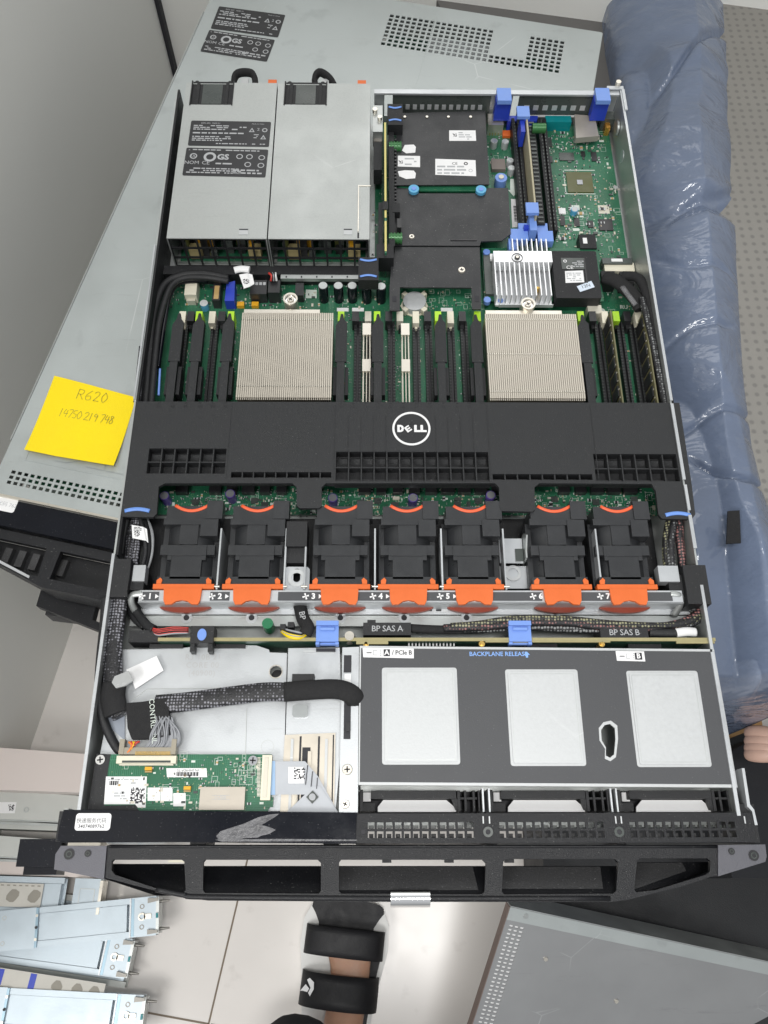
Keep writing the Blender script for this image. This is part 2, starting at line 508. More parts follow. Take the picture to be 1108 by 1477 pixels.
wa, wb = at(43, 1082, FZ), at(106, 900, FZ)
wd = (wb - wa).normalized(); corner = at(306, 321, FZ)
wd = (corner - wa).normalized(); wn = Vector((-wd.y, wd.x, 0))
def wall(a, b, n, m, name, label, top=2.4):
    w = MB(); q = [a, b, b + n, a + n]
    w.loops([[(p.x, p.y) for p in q]], FZ - .02, top, m)
    return w.build(name, kind='structure')
wall(wa - wd * .35, corner - wd * .004, wn * .06, wallm, 'wall_left', '')
bk = -wn
wall(corner, corner + bk * 3, wd * .06, wallm, 'wall_back', '', .30)
wj = MB(); cj = corner - wd * .004 + wn * .001
wj.loops([[(p.x, p.y) for p in (cj - wd * .007 - wn * .007, cj + wd * .0035 - wn * .007, cj + wd * .0035 - wn * .0012, cj - wd * .007 - wn * .0012)]], FZ, .30, ink)
wj.build('wall_joint', kind='structure')

# ================================================================== THE OPEN SERVER
server = thing('open_server', (0, .33, 0), 'open slim rack server with its insides bare, lying on top of the pile', 'server')
W = .2168
# chassis pan, side walls with folded rims, rear wall
m_ = MB(); m_.box(-W, W, .012, .684, .0004, .0016, steel_side); m_.build('chassis_pan', server)
for sx in (-1, 1):
    m_ = MB()
    xa = sx * W
    m_.box(xa - sx * .0014, xa, .0165, .684, .0018, .0415, steel_side)
    if sx < 0: m_.box(xa + .0016, xa + .0030, .20, .684, .0018, .0405, black)
    if sx > 0:
        runs = ((.333, .684, .0016), (.262, .330, .0018), (.236, .2575, .0016), (.205, .232, .002), (.128, .176, .0016), (.0165, .126, .0018))
    else: runs = ((.333, .49, .0008), (.0165, .20, .0016))
    for a, b, w in runs: m_.box(xa - sx * w, xa + sx * .0006, a, b, .0417, .0432, steel)
    for k in range(9): m_.cyl(0, 0, -.0006, .0012, .0026, nickel, 12, T=Matrix.Translation((xa + sx * .0006, .05 + k * .07, .027)) @ Matrix.Rotation(R(90), 4, 'Y'))
    for k in range(3):   # oval slots pressed in the wall
        m_.cyl(0, 0, -.0002, .0004, .006, steel, 20, T=Matrix.Translation((xa - sx * .0016, .30 + k * .16, .022)) @ Matrix.Rotation(R(90), 4, 'Y'))
    m_.bev(.0003, 1); m_.build('side_wall', server)
# outer lower ledge of the side near the front (mounting slots)
for sx in (-1, 1):
    m_ = MB()
    x0, x1 = (W + .0006, W + .0045) if sx > 0 else (-W - .0060, -W - .0006)
    m_.box(x0, x1, .0, .175, .010, .0125, steel_side)
    if sx < 0:
        for k in range(4):
            m_.box(-W - .0045, -W - .0018, .02 + k * .036, .045 + k * .036, .0127, .026, steel)
        for y in (.048, .088, .118): m_.cyl(0, 0, 0, .006, .0022, nickel, 12, T=Matrix.Translation((-W - .0065, y, .02)) @ Matrix.Rotation(R(90), 4, 'Y'))
    m_.bev(.0004, 1); m_.build('side_ledge', server)
m_ = MB(); m_.box(-.205, .200, .172, .245, .0018, .0042, black); m_.build('dark_fan_base', server)  # black base added to darken the pan under the fans
# rear wall: two windowed openings
m_ = MB()
yR = .6835
xs = at(540, 130, .043).x
m_.box(xs, W - .0022, yR, yR + .0012, .0018, .0120, steel)
m_.box(xs, W - .0022, yR - .0045, yR + .0012, .0400, .0420, steel)
m_.box(xs, xs + .010, yR, yR + .0012, .0122, .0398, steel); m_.box(W - .016, W - .0022, yR, yR + .0012, .0122, .0398, steel)
xm = at(727, 140, .04).x
m_.box(xm - .012, xm + .010, yR, yR + .0012, .0122, .0398, steel)
m_.bev(.0003, 1); m_.build('rear_wall', server)
for (u0, u1, n, v, nm) in ((572, 700, 12, 142, 'a'), (752, 850, 7, 147, 'b')):
    m_ = MB(); z = .026
    x0, x1 = at(u0, v, z).x, at(u1, v, z).x
    m_.box(x0 - .004, x1 + .004, yR - .0022, yR - .001, .0125, .0395, chipg)
    m_.box(x0, x1, yR - .0027, yR - .0023, .0138, .0160, white)
    c = (x1 - x0) / (n + .3)
    for i in range(n): m_.box(x0 + c * (i + .25), x0 + c * (i + .8), yR - .0027, yR - .0023, .022, .0275, bright)
    m_.bev(.0002, 1); m_.build('slot_cover', server)
# blue rear latches
for u in (727, 869):
    p = at(u, 130, .047)
    m_ = MB(); m_.box(p.x - .0068, p.x + .0068, p.y - .014, p.y + .003, .0425, .047, blue)
    m_.box(p.x - .0075, p.x + .0075, p.y - .010, p.y - .001, .020, .0423, vgab)
    m_.bev(.0012, 2); m_.build('rear_latch', server)
m_ = MB()   # corner bracket rear right
p = at(893, 128, .043)
m_.box(p.x - .012, p.x + .004, p.y - .002, p.y + .002, .043, .0445, steel); m_.box(p.x + .002, p.x + .0046, p.y - .03, p.y - .0022, .0432, .0446, steel)
m_.cyl(p.x - .001, p.y + .004, .040, .048, .0025, nickel); m_.cyl(0, 0, 0, .002, .007, steel_side, 20, T=Matrix.Translation((W - .004, .655, .024)) @ Matrix.Rotation(R(90), 4, 'Y'))
m_.bev(.0003, 1); m_.build('corner_bracket', server)

# ---- motherboard
bz = .0052
m_ = MB()
yb0 = at(590, 742, .006).y
m_.box(-.2120, .2125, yb0, .494, .0036, bz, green)
m_.box(at(541, 300, bz).x, .2125, .4942, .6810, .0036, bz, green)
board = m_.build('motherboard', server)
m_ = MB()
smd(m_, 800, 195, 900, 385, bz, 520, 1, 1.2, 34)
smd(m_, 800, 190, 870, 215, bz, 60, 21, 1.6, 6)
smd(m_, 806, 300, 895, 350, bz, 60, 22, 2.0, 10)
smd(m_, 705, 180, 745, 270, bz, 60, 2, 1.3, 3)
smd(m_, 232, 400, 560, 445, bz, 330, 3, 1.1, 24)
smd(m_, 605, 420, 690, 448, bz, 60, 4, .8, 14)
smd(m_, 855, 420, 925, 455, bz, 40, 5, 1, 3)
smd(m_, 235, 706, 990, 745, bz, 1500, 6, 1.0, 60)
smd(m_, 235, 718, 990, 735, bz, 300, 61, 1.8, 10)
smd(m_, 536, 250, 560, 400, bz, 50, 7, 1.1, 2)
for u in (260, 298, 330, 522, 540, 562, 575, 605, 640, 670, 500):
    smd(m_, u - 5, 455, u + 5, 590, bz, 60, u, .8)
smd(m_, 848, 455, 960, 590, bz, 60, 77, .9)
m_.build('surface_components', board, kind='stuff')
m_ = MB()
rd = random.Random(11)
for u in range(262, 960, 24):
    if rd.random() < .8: w = rd.uniform(7, 10); m_.pbox(u - w, 699, u + w, 710, bz, bz + .006, chip)
m_.bev(.0004, 1); m_.build('power_chokes', board)
for u, v in ((282, 724), (367, 722), (382, 728), (520, 725), (545, 722), (660, 727), (690, 722), (800, 720), (860, 724), (915, 720), (570, 728)):
    m_ = MB(); m_.pbox(u - 5, v - 4, u + 5, v + 4, bz, bz + .0012, chipg); m_.build('chip', board)
# larger chips
def chipat(u0, v0, u1, v1, h, m, lid=None, label=None):
    m_ = MB(); m_.pbox(u0, v0, u1, v1, bz, bz + h, m)
    if lid: uc, vc, s = (u0 + u1) / 2, (v0 + v1) / 2, lid; m_.pbox(uc - s, vc - s * .8, uc + s, vc + s * .8, bz + h + .0001, bz + h + .0007, die)
    return m_
c = chipat(818, 248, 855, 277, .0012, olive, 4)
for k in range(4): c.pbox(814 + k * .0, 246 + k * 0, 815, 279, bz, bz + .0001, silk) if k == 0 else None
c.pbox(814, 245, 858, 246, bz, bz + .0001, silk); c.pbox(815, 279, 859, 280, bz, bz + .0001, silk)
c.build('chip', board)
for a in ((807, 220, 828, 231, .0011, chipg), (864, 316, 884, 332, .0011, chip), (787, 199, 796, 211, .0012, chipg), (853, 219, 861, 232, .001, chip),
          (838, 218, 844, 225, .001, chip), (808, 311, 815, 325, .001, chip), (828, 314, 836, 326, .001, chip), (848, 318, 856, 328, .001, chip), (789, 225, 797, 234, .001, chip)):
    c = chipat(*a); c.bev(.0002, 1); c.build('chip', board)
m_ = MB(); m_.pbox(709, 229, 729, 244, bz, bz + .004, mat('inductor_grey', (.20, .17, .15), .5)); m_.bev(.0006); m_.build('inductor', board)
m_ = MB(); m_.pbox(822, 296, 836, 303, bz, bz + .0003, silk); m_.pbox(806, 300, 816, 308, bz, bz + .0016, white); m_.pbox(863, 296, 879, 308, bz, bz + .0002, beige); m_.build('board_markings', board)
# RJ45 / sticker tab, serial, VGA
m_ = MB(); m_.poly([(829, 165), (858, 167), (864, 196), (831, 199)], bz + .007, bz + .0135, mat('tarnished_tab', (.40, .37, .33), .5, .35)); m_.build('port_shield', board)
m_ = MB(); m_.pbox(787, 167, 824, 176, bz, bz + .011, teal); m_.bev(.0008); m_.build('serial_port', board)
m_ = MB(); m_.pbox(732, 167, 776, 175, bz, bz + .011, vgab); m_.bev(.0008); m_.build('video_port', board)
m_ = MB(); m_.pbox(704, 164, 726, 180, bz, bz + .013, nickel)
for k in range(5): m_.pbox(706 + k * 4, 184, 707.2 + k * 4, 192, bz, bz + .003, gold)
m_.pbox(725, 188, 736, 196, bz, bz + .003, orange)
m_.bev(.0004, 1); m_.build('usb_port', board)
m_ = MB(); m_.pbox(873, 173, 880, 184, bz, bz + .010, copper); m_.pbox(868, 160, 888, 172, bz, bz + .014, chipg); m_.bev(.0004, 1); m_.build('status_jack', board)
# fan-side star standoff
m_ = MB(); p = at(888, 270, .010)
m_.cyl(p.x, p.y, bz, .010, .0022, chrome, 14)
for k in range(4): m_.box(-.0006, .0006, .001, .0052, .0066, .0078, nickel, Matrix.Translation((p.x, p.y, 0)) @ Matrix.Rotation(k * math.pi / 2, 4, 'Z'))
m_.build('standoff', board)
# capacitors: electrolytic (black sleeve, silver top)
def capac(u, v, r, h, body, top=None, band=None):
    top = top or steel_side
    m_ = MB(); p = at(u, v, bz + h); m_.cyl(p.x, p.y, bz, bz + h, r, body, 20)
    m_.cyl(p.x, p.y, bz + h + .00005, bz + h + .0004, r * .86, top, 20)
    m_.build('capacitor', board)
for u in (466, 488, 508, 529, 550): capac(u, 412 if u < 520 else 413, .0044, .020, black_g)
for u, v in ((713, 203), (729, 204), (736, 231), (738, 242)): capac(u, v, .0034, .008, bright)
for u, v, b in ((237, 715, purple), (332, 712, purple), (480, 718, purple), (596, 718, purple), (708, 714, purple)): capac(u, v, .0038, .012, b, die)
capac(829, 302, .0034, .006, cyan, bright)
m_ = MB(); m_.pcyl(723, 256, bz, bz + .010, .0058, blue, 28, cap=blue); p = at(723, 256, bz + .0102); m_.cyl(p.x, p.y, bz + .0101, bz + .0115, .0025, beige); m_.build('blue_thumbscrew', board)
# white silk arrow and barcode strip
m_ = MB(); m_.poly([(736, 258), (744, 258), (744, 274), (748, 274), (741, 283), (733, 274), (736, 274)], bz, bz + .0002, silk); m_.build('arrow_marking', board)
m_ = MB(); quadlabel(m_, [(737, 287), (751, 287), (752, 327), (739, 328)], bz); p = at(745, 308, bz)
for k in range(16): m_.box(p.x - .0025, p.x + .0003, p.y - .010 + k * .00125, p.y - .0094 + k * .00125 + (k % 3) * .0002, bz + .0002, bz + .00026, ink)
m_.build('barcode_label', board)
# coin cell
cb = MB(); p = at(598, 435, .012); cb.cyl(p.x, p.y, .0062, .0132, .0102, bright, 32)
cb.cyl(p.x, p.y, bz, .006, .0125, cream, 8)
for k in range(4): cb.box(.0085, .0140, -.0022, .0022, .006, .0125, cream, Matrix.Translation((p.x, p.y, 0)) @ Matrix.Rotation(R(45 + 90 * k), 4, 'Z'))
cb.bev(.0003, 1)
cb.build('coin_battery', label='silver coin battery in its cream clip holder behind the memory slots', cat='battery')
# left-rear connectors
m_ = MB(); m_.pbox(267, 403, 284, 425, bz, bz + .012, cream); m_.pbox(270, 425, 282, 434, bz, bz + .006, beige); m_.bev(.0004, 1); m_.build('white_header', board)
m_ = MB(); m_.pbox(307, 408, 318, 433, bz, bz + .012, chip); m_.pbox(309, 412, 316, 431, bz + .0121, bz + .0123, tan); m_.build('pin_header', board)
m_ = MB(); m_.poly([(327, 408), (339, 405), (338, 434), (324, 434)], bz, bz + .012, vgab); m_.bev(.0006); m_.build('data_connector', board)
m_ = MB(); m_.pbox(361, 404, 385, 424, bz, bz + .013, chip)
for k in range(4): m_.pbox(363 + k * 5.5, 407, 367 + k * 5.5, 411, bz + .0131, bz + .0133, greyink)
m_.pbox(387, 404, 404, 422, bz, bz + .015, chip); m_.bev(.0004, 1); m_.build('power_socket', board)
m_ = MB(); m_.pbox(426, 408, 438, 426, bz, bz + .010, chip); m_.pbox(441, 418, 457, 430, bz, bz + .0002, silk); m_.build('chip', board)
for k in range(3):
    m_ = MB(); m_.pbox(329 + k * 13 + (8 if k == 2 else 0), 435, 339 + k * 13 + (8 if k == 2 else 0), 441, bz, bz + .004, mat('yellow_cap', (.75, .38, .02), .4) if k == 0 else MATS['yellow_cap']); m_.bev(.0004, 1); m_.build('tantalum_block', board)
m_ = MB(); m_.pcyl(294, 437, bz, bz + .008, .0036, cyan, cap=bright); m_.build('capacitor', board)
# crossbar in front of the PSU bay
m_ = MB(); m_.pbox(405, 396, 540, 402, bz + .010, bz + .014, steel_side)
for k in range(6): m_.pbox(412 + k * 22, 398, 414 + k * 22, 400, bz + .0141, bz + .0144, ink)
m_.pbox(236, 384, 530, 396, bz, bz + .014, black); m_.bev(.0003, 1); m_.build('bay_crossbar', server)

# ---- memory slots (sockets), top at z=.012
sockets = [(262, 'b'), (285, 's'), (306, 's'), (330, 's'), (516, 's'), (532, 'b'), (565, 's'), (601, 's'), (619, 's'), (652, 's'), (671, 's'), (868, 's'), (884, 's'), (900, 's'), (918, 's'), (935, 's')]
y0s, y1s = .302, .432
def slot_mb(x, z=.0125):
    m_ = MB()
    w = .0030
    m_.box(x - w, x - .0010, y0s, y1s, bz, z, black); m_.box(x + .0010, x + w, y0s, y1s, bz, z, black)
    m_.box(x - .0010, x + .0010, y0s, y1s, bz, z - .003, chip)
    for k in range(40):
        yy = y0s + .003 + k * .0031
        m_.box(x - w - .0002, x - .0013, yy, yy + .0007, z, z + .00015, chipg); m_.box(x + .0013, x + w + .0002, yy, yy + .0007, z, z + .00015, chipg)
    return m_
seenx = []
for u, k in sockets:
    x = at(u, 510, .0125).x
    seenx.append(x)
    s_ = slot_mb(x).build('memory_slot', board)
# clips at the rear end of slots: colour per slot
for u, c in ((263, cream), (287, ltgreen), (306, cream), (333, ltgreen), (492, ltgreen), (531, beige), (544, ltgreen), (577, beige), (600, cream),
             (650, cream), (632, ltgreen), (689, ltgreen), (838, ltgreen), (873, cream), (889, ltgreen), (921, cream), (561, chip), (513, chip), (617, chip), (667, chip), (905, chip), (275, chip), (320, chip), (855, chip)):
    m_ = MB(); w = 4.6 if c is not chip else 5
    m_.pbox(u - w, 449, u + w, 463 if c is not cream else 466, bz, .019, c); m_.pbox(u - w * .4, 466, u + w * .4, 474, bz, .013, c if c is cream else chip)
    m_.bev(.0005, 1); m_.build('slot_clip', board)
for u in (490, 512, 640): 
    m_ = MB(); m_.pbox(u - 4, 444, u + 13, 449, bz, bz + .0002, white); m_.build('paper_marking', board)

# memory blanks (black) and metal carriers
def blank(u, top=.034, shift=0):
    """black plastic filler standing in a memory slot"""
    x = at(u, 500, top).x; m_ = MB(); y1 = .4235
    prof = [(x - .0047, .375), (x - .0047, y1 - .012), (x - .0016, y1 - .006), (x - .0008, y1), (x + .0012, y1), (x + .0024, y1 - .006), (x + .0048, y1 - .009), (x + .0048, .375)]
    m_.loops([prof], top - .0022, top, shroud_m)
    m_.box(x - .0032, x + .0032, .300, .3748, top - .0022, top - .0002, shroud_m)
    m_.box(x - .0007, x + .0007, .304, .420, .011, top - .0024, black)
    m_.box(x - .0062, x - .0034, .345, .372, top - .012, top - .004, black); m_.box(x + .0034, x + .0062, .345, .372, top - .012, top - .004, black)
    m_.bev(.0004, 1)
    return m_
lb = {253: 'leftmost, against the cables at the wall', 283: 'second from the left wall', 327: 'tight against the left heat sink', 492: 'right beside the left heat sink',
      545: 'between the two silver slot carriers', 636: 'in the middle of the right half of centre slots', 688: 'tight against the left side of the right heat sink',
      845: 'tight against the right side of the right heat sink'}
for u, d in lb.items():
    blank(u).build('memory_blank', label='black plastic memory blank, ' + d, cat='memory blank', group='black memory slot blanks')
for u, d in ((529, 'left one, left of the round logo'), (585, 'right one, below the coin battery')):
    x = at(u, 500, .024).x; m_ = MB()
    for y in (.415, .378, .330, .303): m_.box(x - .0036, x + .0036, y - .006, y + .006, .022, .0245, nickel)
    for dx in (-.0026, 0, .0026): m_.box(x + dx - .0004, x + dx + .0004, .298, .42, .019, .0218, beige)
    m_.box(x - .0034, x - .0030, .298, .42, .0128, .0188, nickel); m_.box(x + .0030, x + .0034, .298, .42, .0128, .0188, nickel)
    m_.bev(.0003, 1)
    m_.build('slot_carrier', label='silver metal carrier standing in a memory slot, ' + d, cat='slot carrier', group='silver slot carriers')
for u, d in ((889, 'left one, next to the black blank'), (938, 'right one, beside the cables at the right wall')):
    x = at(u, 510, .034).x; t = thing('memory_module', (x, .36, .008), 'upright memory module, ' + d, 'memory module', 'memory modules on the right')
    m_ = MB(); m_.box(x - .0006, x + .0006, .300, .428, .009, .0345, mat('module_edge', (.15, .14, .07), .5) if u == 889 else MATS['module_edge']); m_.build('module_board', t)
    m_ = MB()
    for k in range(9): m_.box(x - .0019, x - .0008, .303 + k * .0138, .313 + k * .0138, .015, .031, chip)
    for k in range(14):
        m_.box(x - .0012, x - .0008, .31 + k * .008, .3108 + k * .008, .031, .0325, beige)
    m_.build('memory_chips', t)

# ---- CPU heat sinks
def heatsink(u0, u1, label, cuts, scr):
    z = .036
    x0, x1 = at(u0, 510, z).x, at(u1, 510, z).x; y0, y1 = .338, .4235
    t = thing('heat_sink', ((x0 + x1) / 2, (y0 + y1) / 2, .008), label, 'heat sink', 'processor heat sinks')
    m_ = MB(); m_.box(x0 + .003, x1 - .003, y0 + .003, y1 - .002, .008, .0115, nickel)
    m_.box(x0 + .001, x1 - .012, y1 + .0002, y1 + .004, .030, .0345, nickel)
    m_.build('base_plate', t)
    m_ = MB(); n = 46; p = (x1 - x0) / n
    segs = []
    ys = [y0] + sorted(cuts) + [y1]
    for i in range(n):
        x = x0 + i * p
        m_.box(x + p * .35, x + p * .5, y0, y1 - .0, .0117, z - .0006, fin_m)
        for a, b in zip(ys, ys[1:]):
            m_.box(x + p * .02, x + p * .80, a + .0007, b - .0007, z - .0005, z, fin_m)
        for c in cuts:
            m_.box(x + p * .25, x + p * .80, c - .0006, c + .0006, z - .0005, z + .0003, nickel)
            m_.box(x + p * .02, x + p * .24, c - .0004, c + .0008, z - .0012, z - .0008, nickel)
        m_.box(x + p * .1, x + p * .6, y0 - .0012, y0, z - .0009, z - .0002, fin_m)
    m_.build('fins', t)
    m_ = MB(); q = at(scr[0], scr[1], .038)
    m_.ring(q.x, q.y, .010, .0385, .0062, .0046, nickel); m_.cyl(q.x, q.y, .010, .0365, .0044, chrome, 24); m_.screw(q.x, q.y, .0366, .0032, nickel)
    m_.build('spring_screw', t)
    return t
heatsink(345, 480, 'left finned nickel heat sink beside the long row of capacitors', (at(410, 557, .036).y, at(410, 461, .036).y), (419, 431))
heatsink(703, 838, 'right finned nickel heat sink just below the white finned controller', (at(770, 565, .036).y, at(770, 511, .036).y, at(770, 461, .036).y), (762, 438))

# ---- power supplies
def psu(u0, u1, label, left):
    z = .0415; y0 = .4985; y1 = .6925
    x0, x1 = at(u0, 345, z).x, at(u1, 345, z).x
    t = thing('power_supply', ((x0 + x1) / 2, .6, .002), label, 'power supply', 'power supplies in the rear corner')
    m_ = MB()
    # top sheet with notch for the fan window
    ua, ub = (276, 336) if left else (411, 471)
    fx0, fx1 = at(ua, 135, z).x, at(ub, 135, z).x; fy = at((ua + ub) / 2, 151, z).y
    m_.loops([[(x0, y0), (x1, y0), (x1, y1), (fx1, y1), (fx1, fy), (fx0, fy), (fx0, y1), (x0, y1)]], z - .0008, z, psu_m)
    m_.box(x0, x0 + .0008, y0, y1, .002, z - .001, psu_m); m_.box(x1 - .0008, x1, y0, y1, .002, z - .001, psu_m)
    m_.box(x0 + .001, x1 - .001, y1 - .0008, y1, .002, z - .001, psu_m); m_.box(x0 + .001, x1 - .001, y0 + .004, y1 - .001, .002, .0028, psu_m)
    if not left:
        a, b = at(517, 268, z), at(530, 345, z)
        m_.box(a.x, a.x + .0007, b.y + .008, a.y, z + .0001, z + .0012, nickel); m_.box(a.x + .001, x1 + .001, a.y - .0008, a.y, z + .0001, z + .0007, nickel)
        m_.box(a.x - .0003, a.x + .0012, b.y + .001, b.y + .0075, z + .00005, z + .0001, ink)
    uu = (345, 358) if left else (496, 508)
    m_.pbox(uu[0], 332, uu[1], 338, z, z + .0006, bright); m_.pbox(uu[0], 330, uu[1], 331.6, z + .00005, z + .0001, ink)
    m_.bev(.0003, 1); m_.build('housing', t)
    m_ = MB()   # fan under the window
    m_.box(fx0 + .0005, fx1 - .0005, fy + .0005, y1 + .003, z - .003, z - .0015, black)
    m_.box(fx0 + .0105, fx1 - .0105, fy + .002, y1 - .001, z - .0014, z - .0008, chipg)
    for xx in (fx0 + .0045, fx1 - .0075): m_.box(xx, xx + .003, fy + .001, y1, z - .0014, z - .0004, black)
    m_.box(fx0 - .0006, fx0 + .0005, fy - .0008, y1 + .002, z - .001, z + .0008, black); m_.box(fx1 - .0005, fx1 + .0006, fy - .0008, y1 + .002, z - .001, z + .0008, black)
    m_.cyl(fx0 + .004, y1 + .002, z - .008, z - .001, .002, black); m_.cyl(fx1 - .004, y1 + .002, z - .008, z - .001, .002, black)
    m_.bev(.0003, 1); m_.build('fan', t)
    m_ = MB(); T = Matrix.Translation((0, y0 + .0015, 0)) @ Matrix.Rotation(R(90), 4, 'X')
    m_.lattice(x0 + .001, x1 - .001, .0035, z - .0012, 7, 3, .86, .84, 0, .0012, black, T)
    m_.build('front_grille', t)
    m_ = MB()
    m_.box(x0 + .004, x1 - .004, y0 + .007, y0 + .03, .0030, .0046, green)
    rd = random.Random(3)
    for k in range(26):
        x = rd.uniform(x0 + .006, x1 - .012); y = y0 + rd.uniform(.008, .02); w = rd.uniform(.002, .007); h = rd.uniform(.006, .028)
        m_.box(x, x + w, y, y + w, .0047, .0047 + h, rd.choice((chip, chip, chip, olive, chipg, MATS['yellow_cap'])))
    for k in (0.24, .85): m_.box(x0 + (x1 - x0) * k - .006, x0 + (x1 - x0) * k + .005, y0 + .004, y0 + .012, .010, .022, mat('kraft_block', (.40, .33, .16), .6) if k < .5 and left else MATS['kraft_block'])
    m_.build('inner_components', t)
    # handle strap loop and release tab at the rear
    m_ = MB(); q = at(355 if left else 470, 118, .03)
    cx, cy = q.x, y1 + .012
    if left: pts = [(cx + .007, y1, .030), (cx + .010, y1 + .010, .034), (cx + .006, y1 + .020, .036), (cx - .008, y1 + .022, .034), (cx - .012, y1 + .014, .030), (cx - .008, y1 + .004, .026)]
    else: pts = [(cx + .010, y1, .030), (cx + .010, y1 + .006, .03), (cx + .004, y1 + .014, .036), (cx - .006, y1 + .022, .036), (cx - .011, y1 + .016, .032), (cx - .007, y1 + .005, .028)]
    m_.tube(pts, .0030, velcro, 8, 1.6); m_.box(cx - .0035, cx + .0035, y1 + .0004, y1 + .013, .034, .0362, clearp); m_.build('strap_loop', t)
    m_ = MB(); q = at(393 if left else 522, 117, .030); m_.box(q.x - .0042, q.x + .0042, y1 + .0002, y1 + .019, .024, .030, orange); m_.bev(.0005); m_.build('release_tab', t)
    return t, x0, x1
pl, _, _ = psu(240, 384.5, 'power supply at the outer corner with a black rating label on top', True)
psu(386.5, 533, 'power supply with a bare top, between the labelled one and the riser', False)
def rating(mb, px1, px2, z, ang=0.):
    """two stacked black rating labels with their print, each given by its four corners"""
    for n, px in enumerate((px1, px2)):
        c = [at(u, v, z) for u, v in px]
        o = c[3]; ex = (c[2] - c[3]); ey = (c[0] - c[3]); Wd, H = ex.length, ey.length
        T = Matrix.Translation((o.x, o.y, 0)) @ Matrix.Rotation(math.atan2(ex.y, ex.x), 4, 'Z')
        mb.loops([rr(0, Wd, 0, H, .0015, 3)], z, z + .0002, chip, T)
        zz = z + .0002
        tx = lambda s, x, y, h, **k: mb.text(s, Wd * x, H * y, zz, H * h, greyink, T=T, **k)
        def ln(x0, x1, y0, y1, k, sd):
            q = MB(); lines(q, Wd * x0, Wd * x1, H * y0, H * y1, zz, k, greyink, .6, sd)
            for fce in q.bm.faces: mb.face([mb.bm.verts.new(T @ v.co) for v in fce.verts], greyink)
            q.bm.free()
        if n == 0:
            tx('DPS-495  750E-S1', .25, .90, .055); tx('Made in China', .84, .90, .045)
            ln(.04, .5, .62, .84, 3, 4); ln(.52, .7, .62, .80, 2, 5); ln(.04, .7, .46, .56, 1, 6); ln(.04, .52, .18, .4, 3, 7); ln(.3, .95, .06, .13, 1, 8)
            for x, y in ((.77, .66), (.92, .38)):
                T2 = T @ Matrix.Translation((Wd * x, H * y, 0)); r = H * .085
                mb.loops([[(-r, -r), (r, -r), (0, r)], [(-r * .5, -r * .7), (0, r * .4), (r * .5, -r * .7)]], zz, zz + .00006, greyink, T2)
            mb.ring(Wd * .93, H * .66, zz, zz + .00006, H * .08, H * .05, greyink, 16, T); tx('2', .85, .68, .11); tx('!', .92, .36, .07)
            ln(.8, .87, .32, .5, 3, 9)
        else:
            tx('A', .04, .92, .05); ln(.08, .95, .9, .97, 1, 10)
            mb.ring(Wd * .10, H * .7, zz, zz + .00006, H * .10, H * .07, greyink, 16, T); tx('UL', .10, .7, .08)
            mb.ring(Wd * .30, H * .68, zz, zz + .00006, H * .17, H * .10, greyink, 20, T); tx('GS', .46, .68, .19, off=.01 * H)
            for x, y in ((.66, .72), (.78, .72), (.77, .44), (.93, .42), (.93, .7)): mb.ring(Wd * x, H * y, zz, zz + .00006, H * .09, H * .065, greyink, 14, T)
            tx('CE', .26, .46, .13); tx('NOM', .09, .46, .12); ln(.38, .62, .4, .5, 1, 11); ln(.04, .7, .08, .3, 3, 12); ln(.6, .95, .08, .28, 2, 13)
m_ = MB(); rating(m_, [(275, 174), (390, 177), (388, 212), (271, 210)], [(268, 213), (387, 216), (383, 256), (263, 253)], .0416); m_.build('rating_label', pl)

# ---- network card and black covers (rear middle)
nc = thing('network_card', at(640, 215, .02), 'black covered card with four white stickers and two round blue rivets along its front edge', 'network card')
m_ = MB(); z = .030
m_.poly([(572, 163), (700, 160), (706, 266), (572, 267)], z - .0012, z, mylar); m_.bev(.0003, 1)
for u, v in ((584, 168), (616, 168), (647, 168), (679, 168)): m_.pcyl(u, v, z + .0001, z + .0012, .0013, nickel, 10)
m_.build('cover', nc)
m_ = MB(); m_.pbox(560, 262, 708, 275, z - .006, z - .0040, green); m_.pbox(575, 163, 700, 262, .012, z - .006, chip); m_.build('card_board', nc)
for u, v in ((597, 272), (694, 273)):
    m_ = MB(); m_.pcyl(u, v, z - .0038, z + .0006, .0049, cyan, 28); q = at(u, v, z + .0007); m_.cyl(q.x, q.y, z + .0007, z + .0012, .0022, blue, 16); m_.bev(.0003, 1, 50); m_.build('rivet', nc)
def inpx(u0, v0, u1, v1, z): a, b = at(u0, v1, z), at(u1, v0, z); return a.x, b.x, a.y, b.y
zz = z + .0002
def stick(px, extra=None):
    m_ = MB(); quadlabel(m_, px, z)
    if extra: extra(m_)
    m_.build('white_sticker', nc)
stick([(648, 188), (686, 188), (687, 203), (648, 203)], lambda m_: (lines(m_, *inpx(662, 190, 680, 202, zz), zz, 4, greyink, .5, 2), qr(m_, *at(653, 197, zz)[:2], .004, zz, n=7)))
def e2(m_):
    lines(m_, *inpx(631, 238, 672, 252, zz), zz, 3, greyink, .7, 3)
    p = at(656, 236, zz); m_.text('CE', p.x, p.y, zz, .0032, ink); p = at(672, 236, zz); m_.ring(p.x, p.y, zz, zz + .00006, .0020, .0010, ink, 16)
    p = at(679, 246, zz); m_.ring(p.x, p.y, zz, zz + .00006, .0020, .0014, greyink, 16)
def inpx(u0, v0, u1, v1, z): a, b = at(u0, v1, z), at(u1, v0, z); return a.x, b.x, a.y, b.y
stick([(628, 229), (686, 231), (687, 254), (628, 252)], e2)
stick([(574, 224.5), (606, 225), (606, 241), (574, 240)], lambda m_: (lines(m_, *inpx(584, 227, 603, 239, zz), zz, 3, greyink, .6, 5), qr(m_, *at(575, 236, zz)[:2], .004, zz, n=7)))
stick([(584, 209), (597, 208.5), (600, 212), (599, 220), (586, 221), (580, 217)])
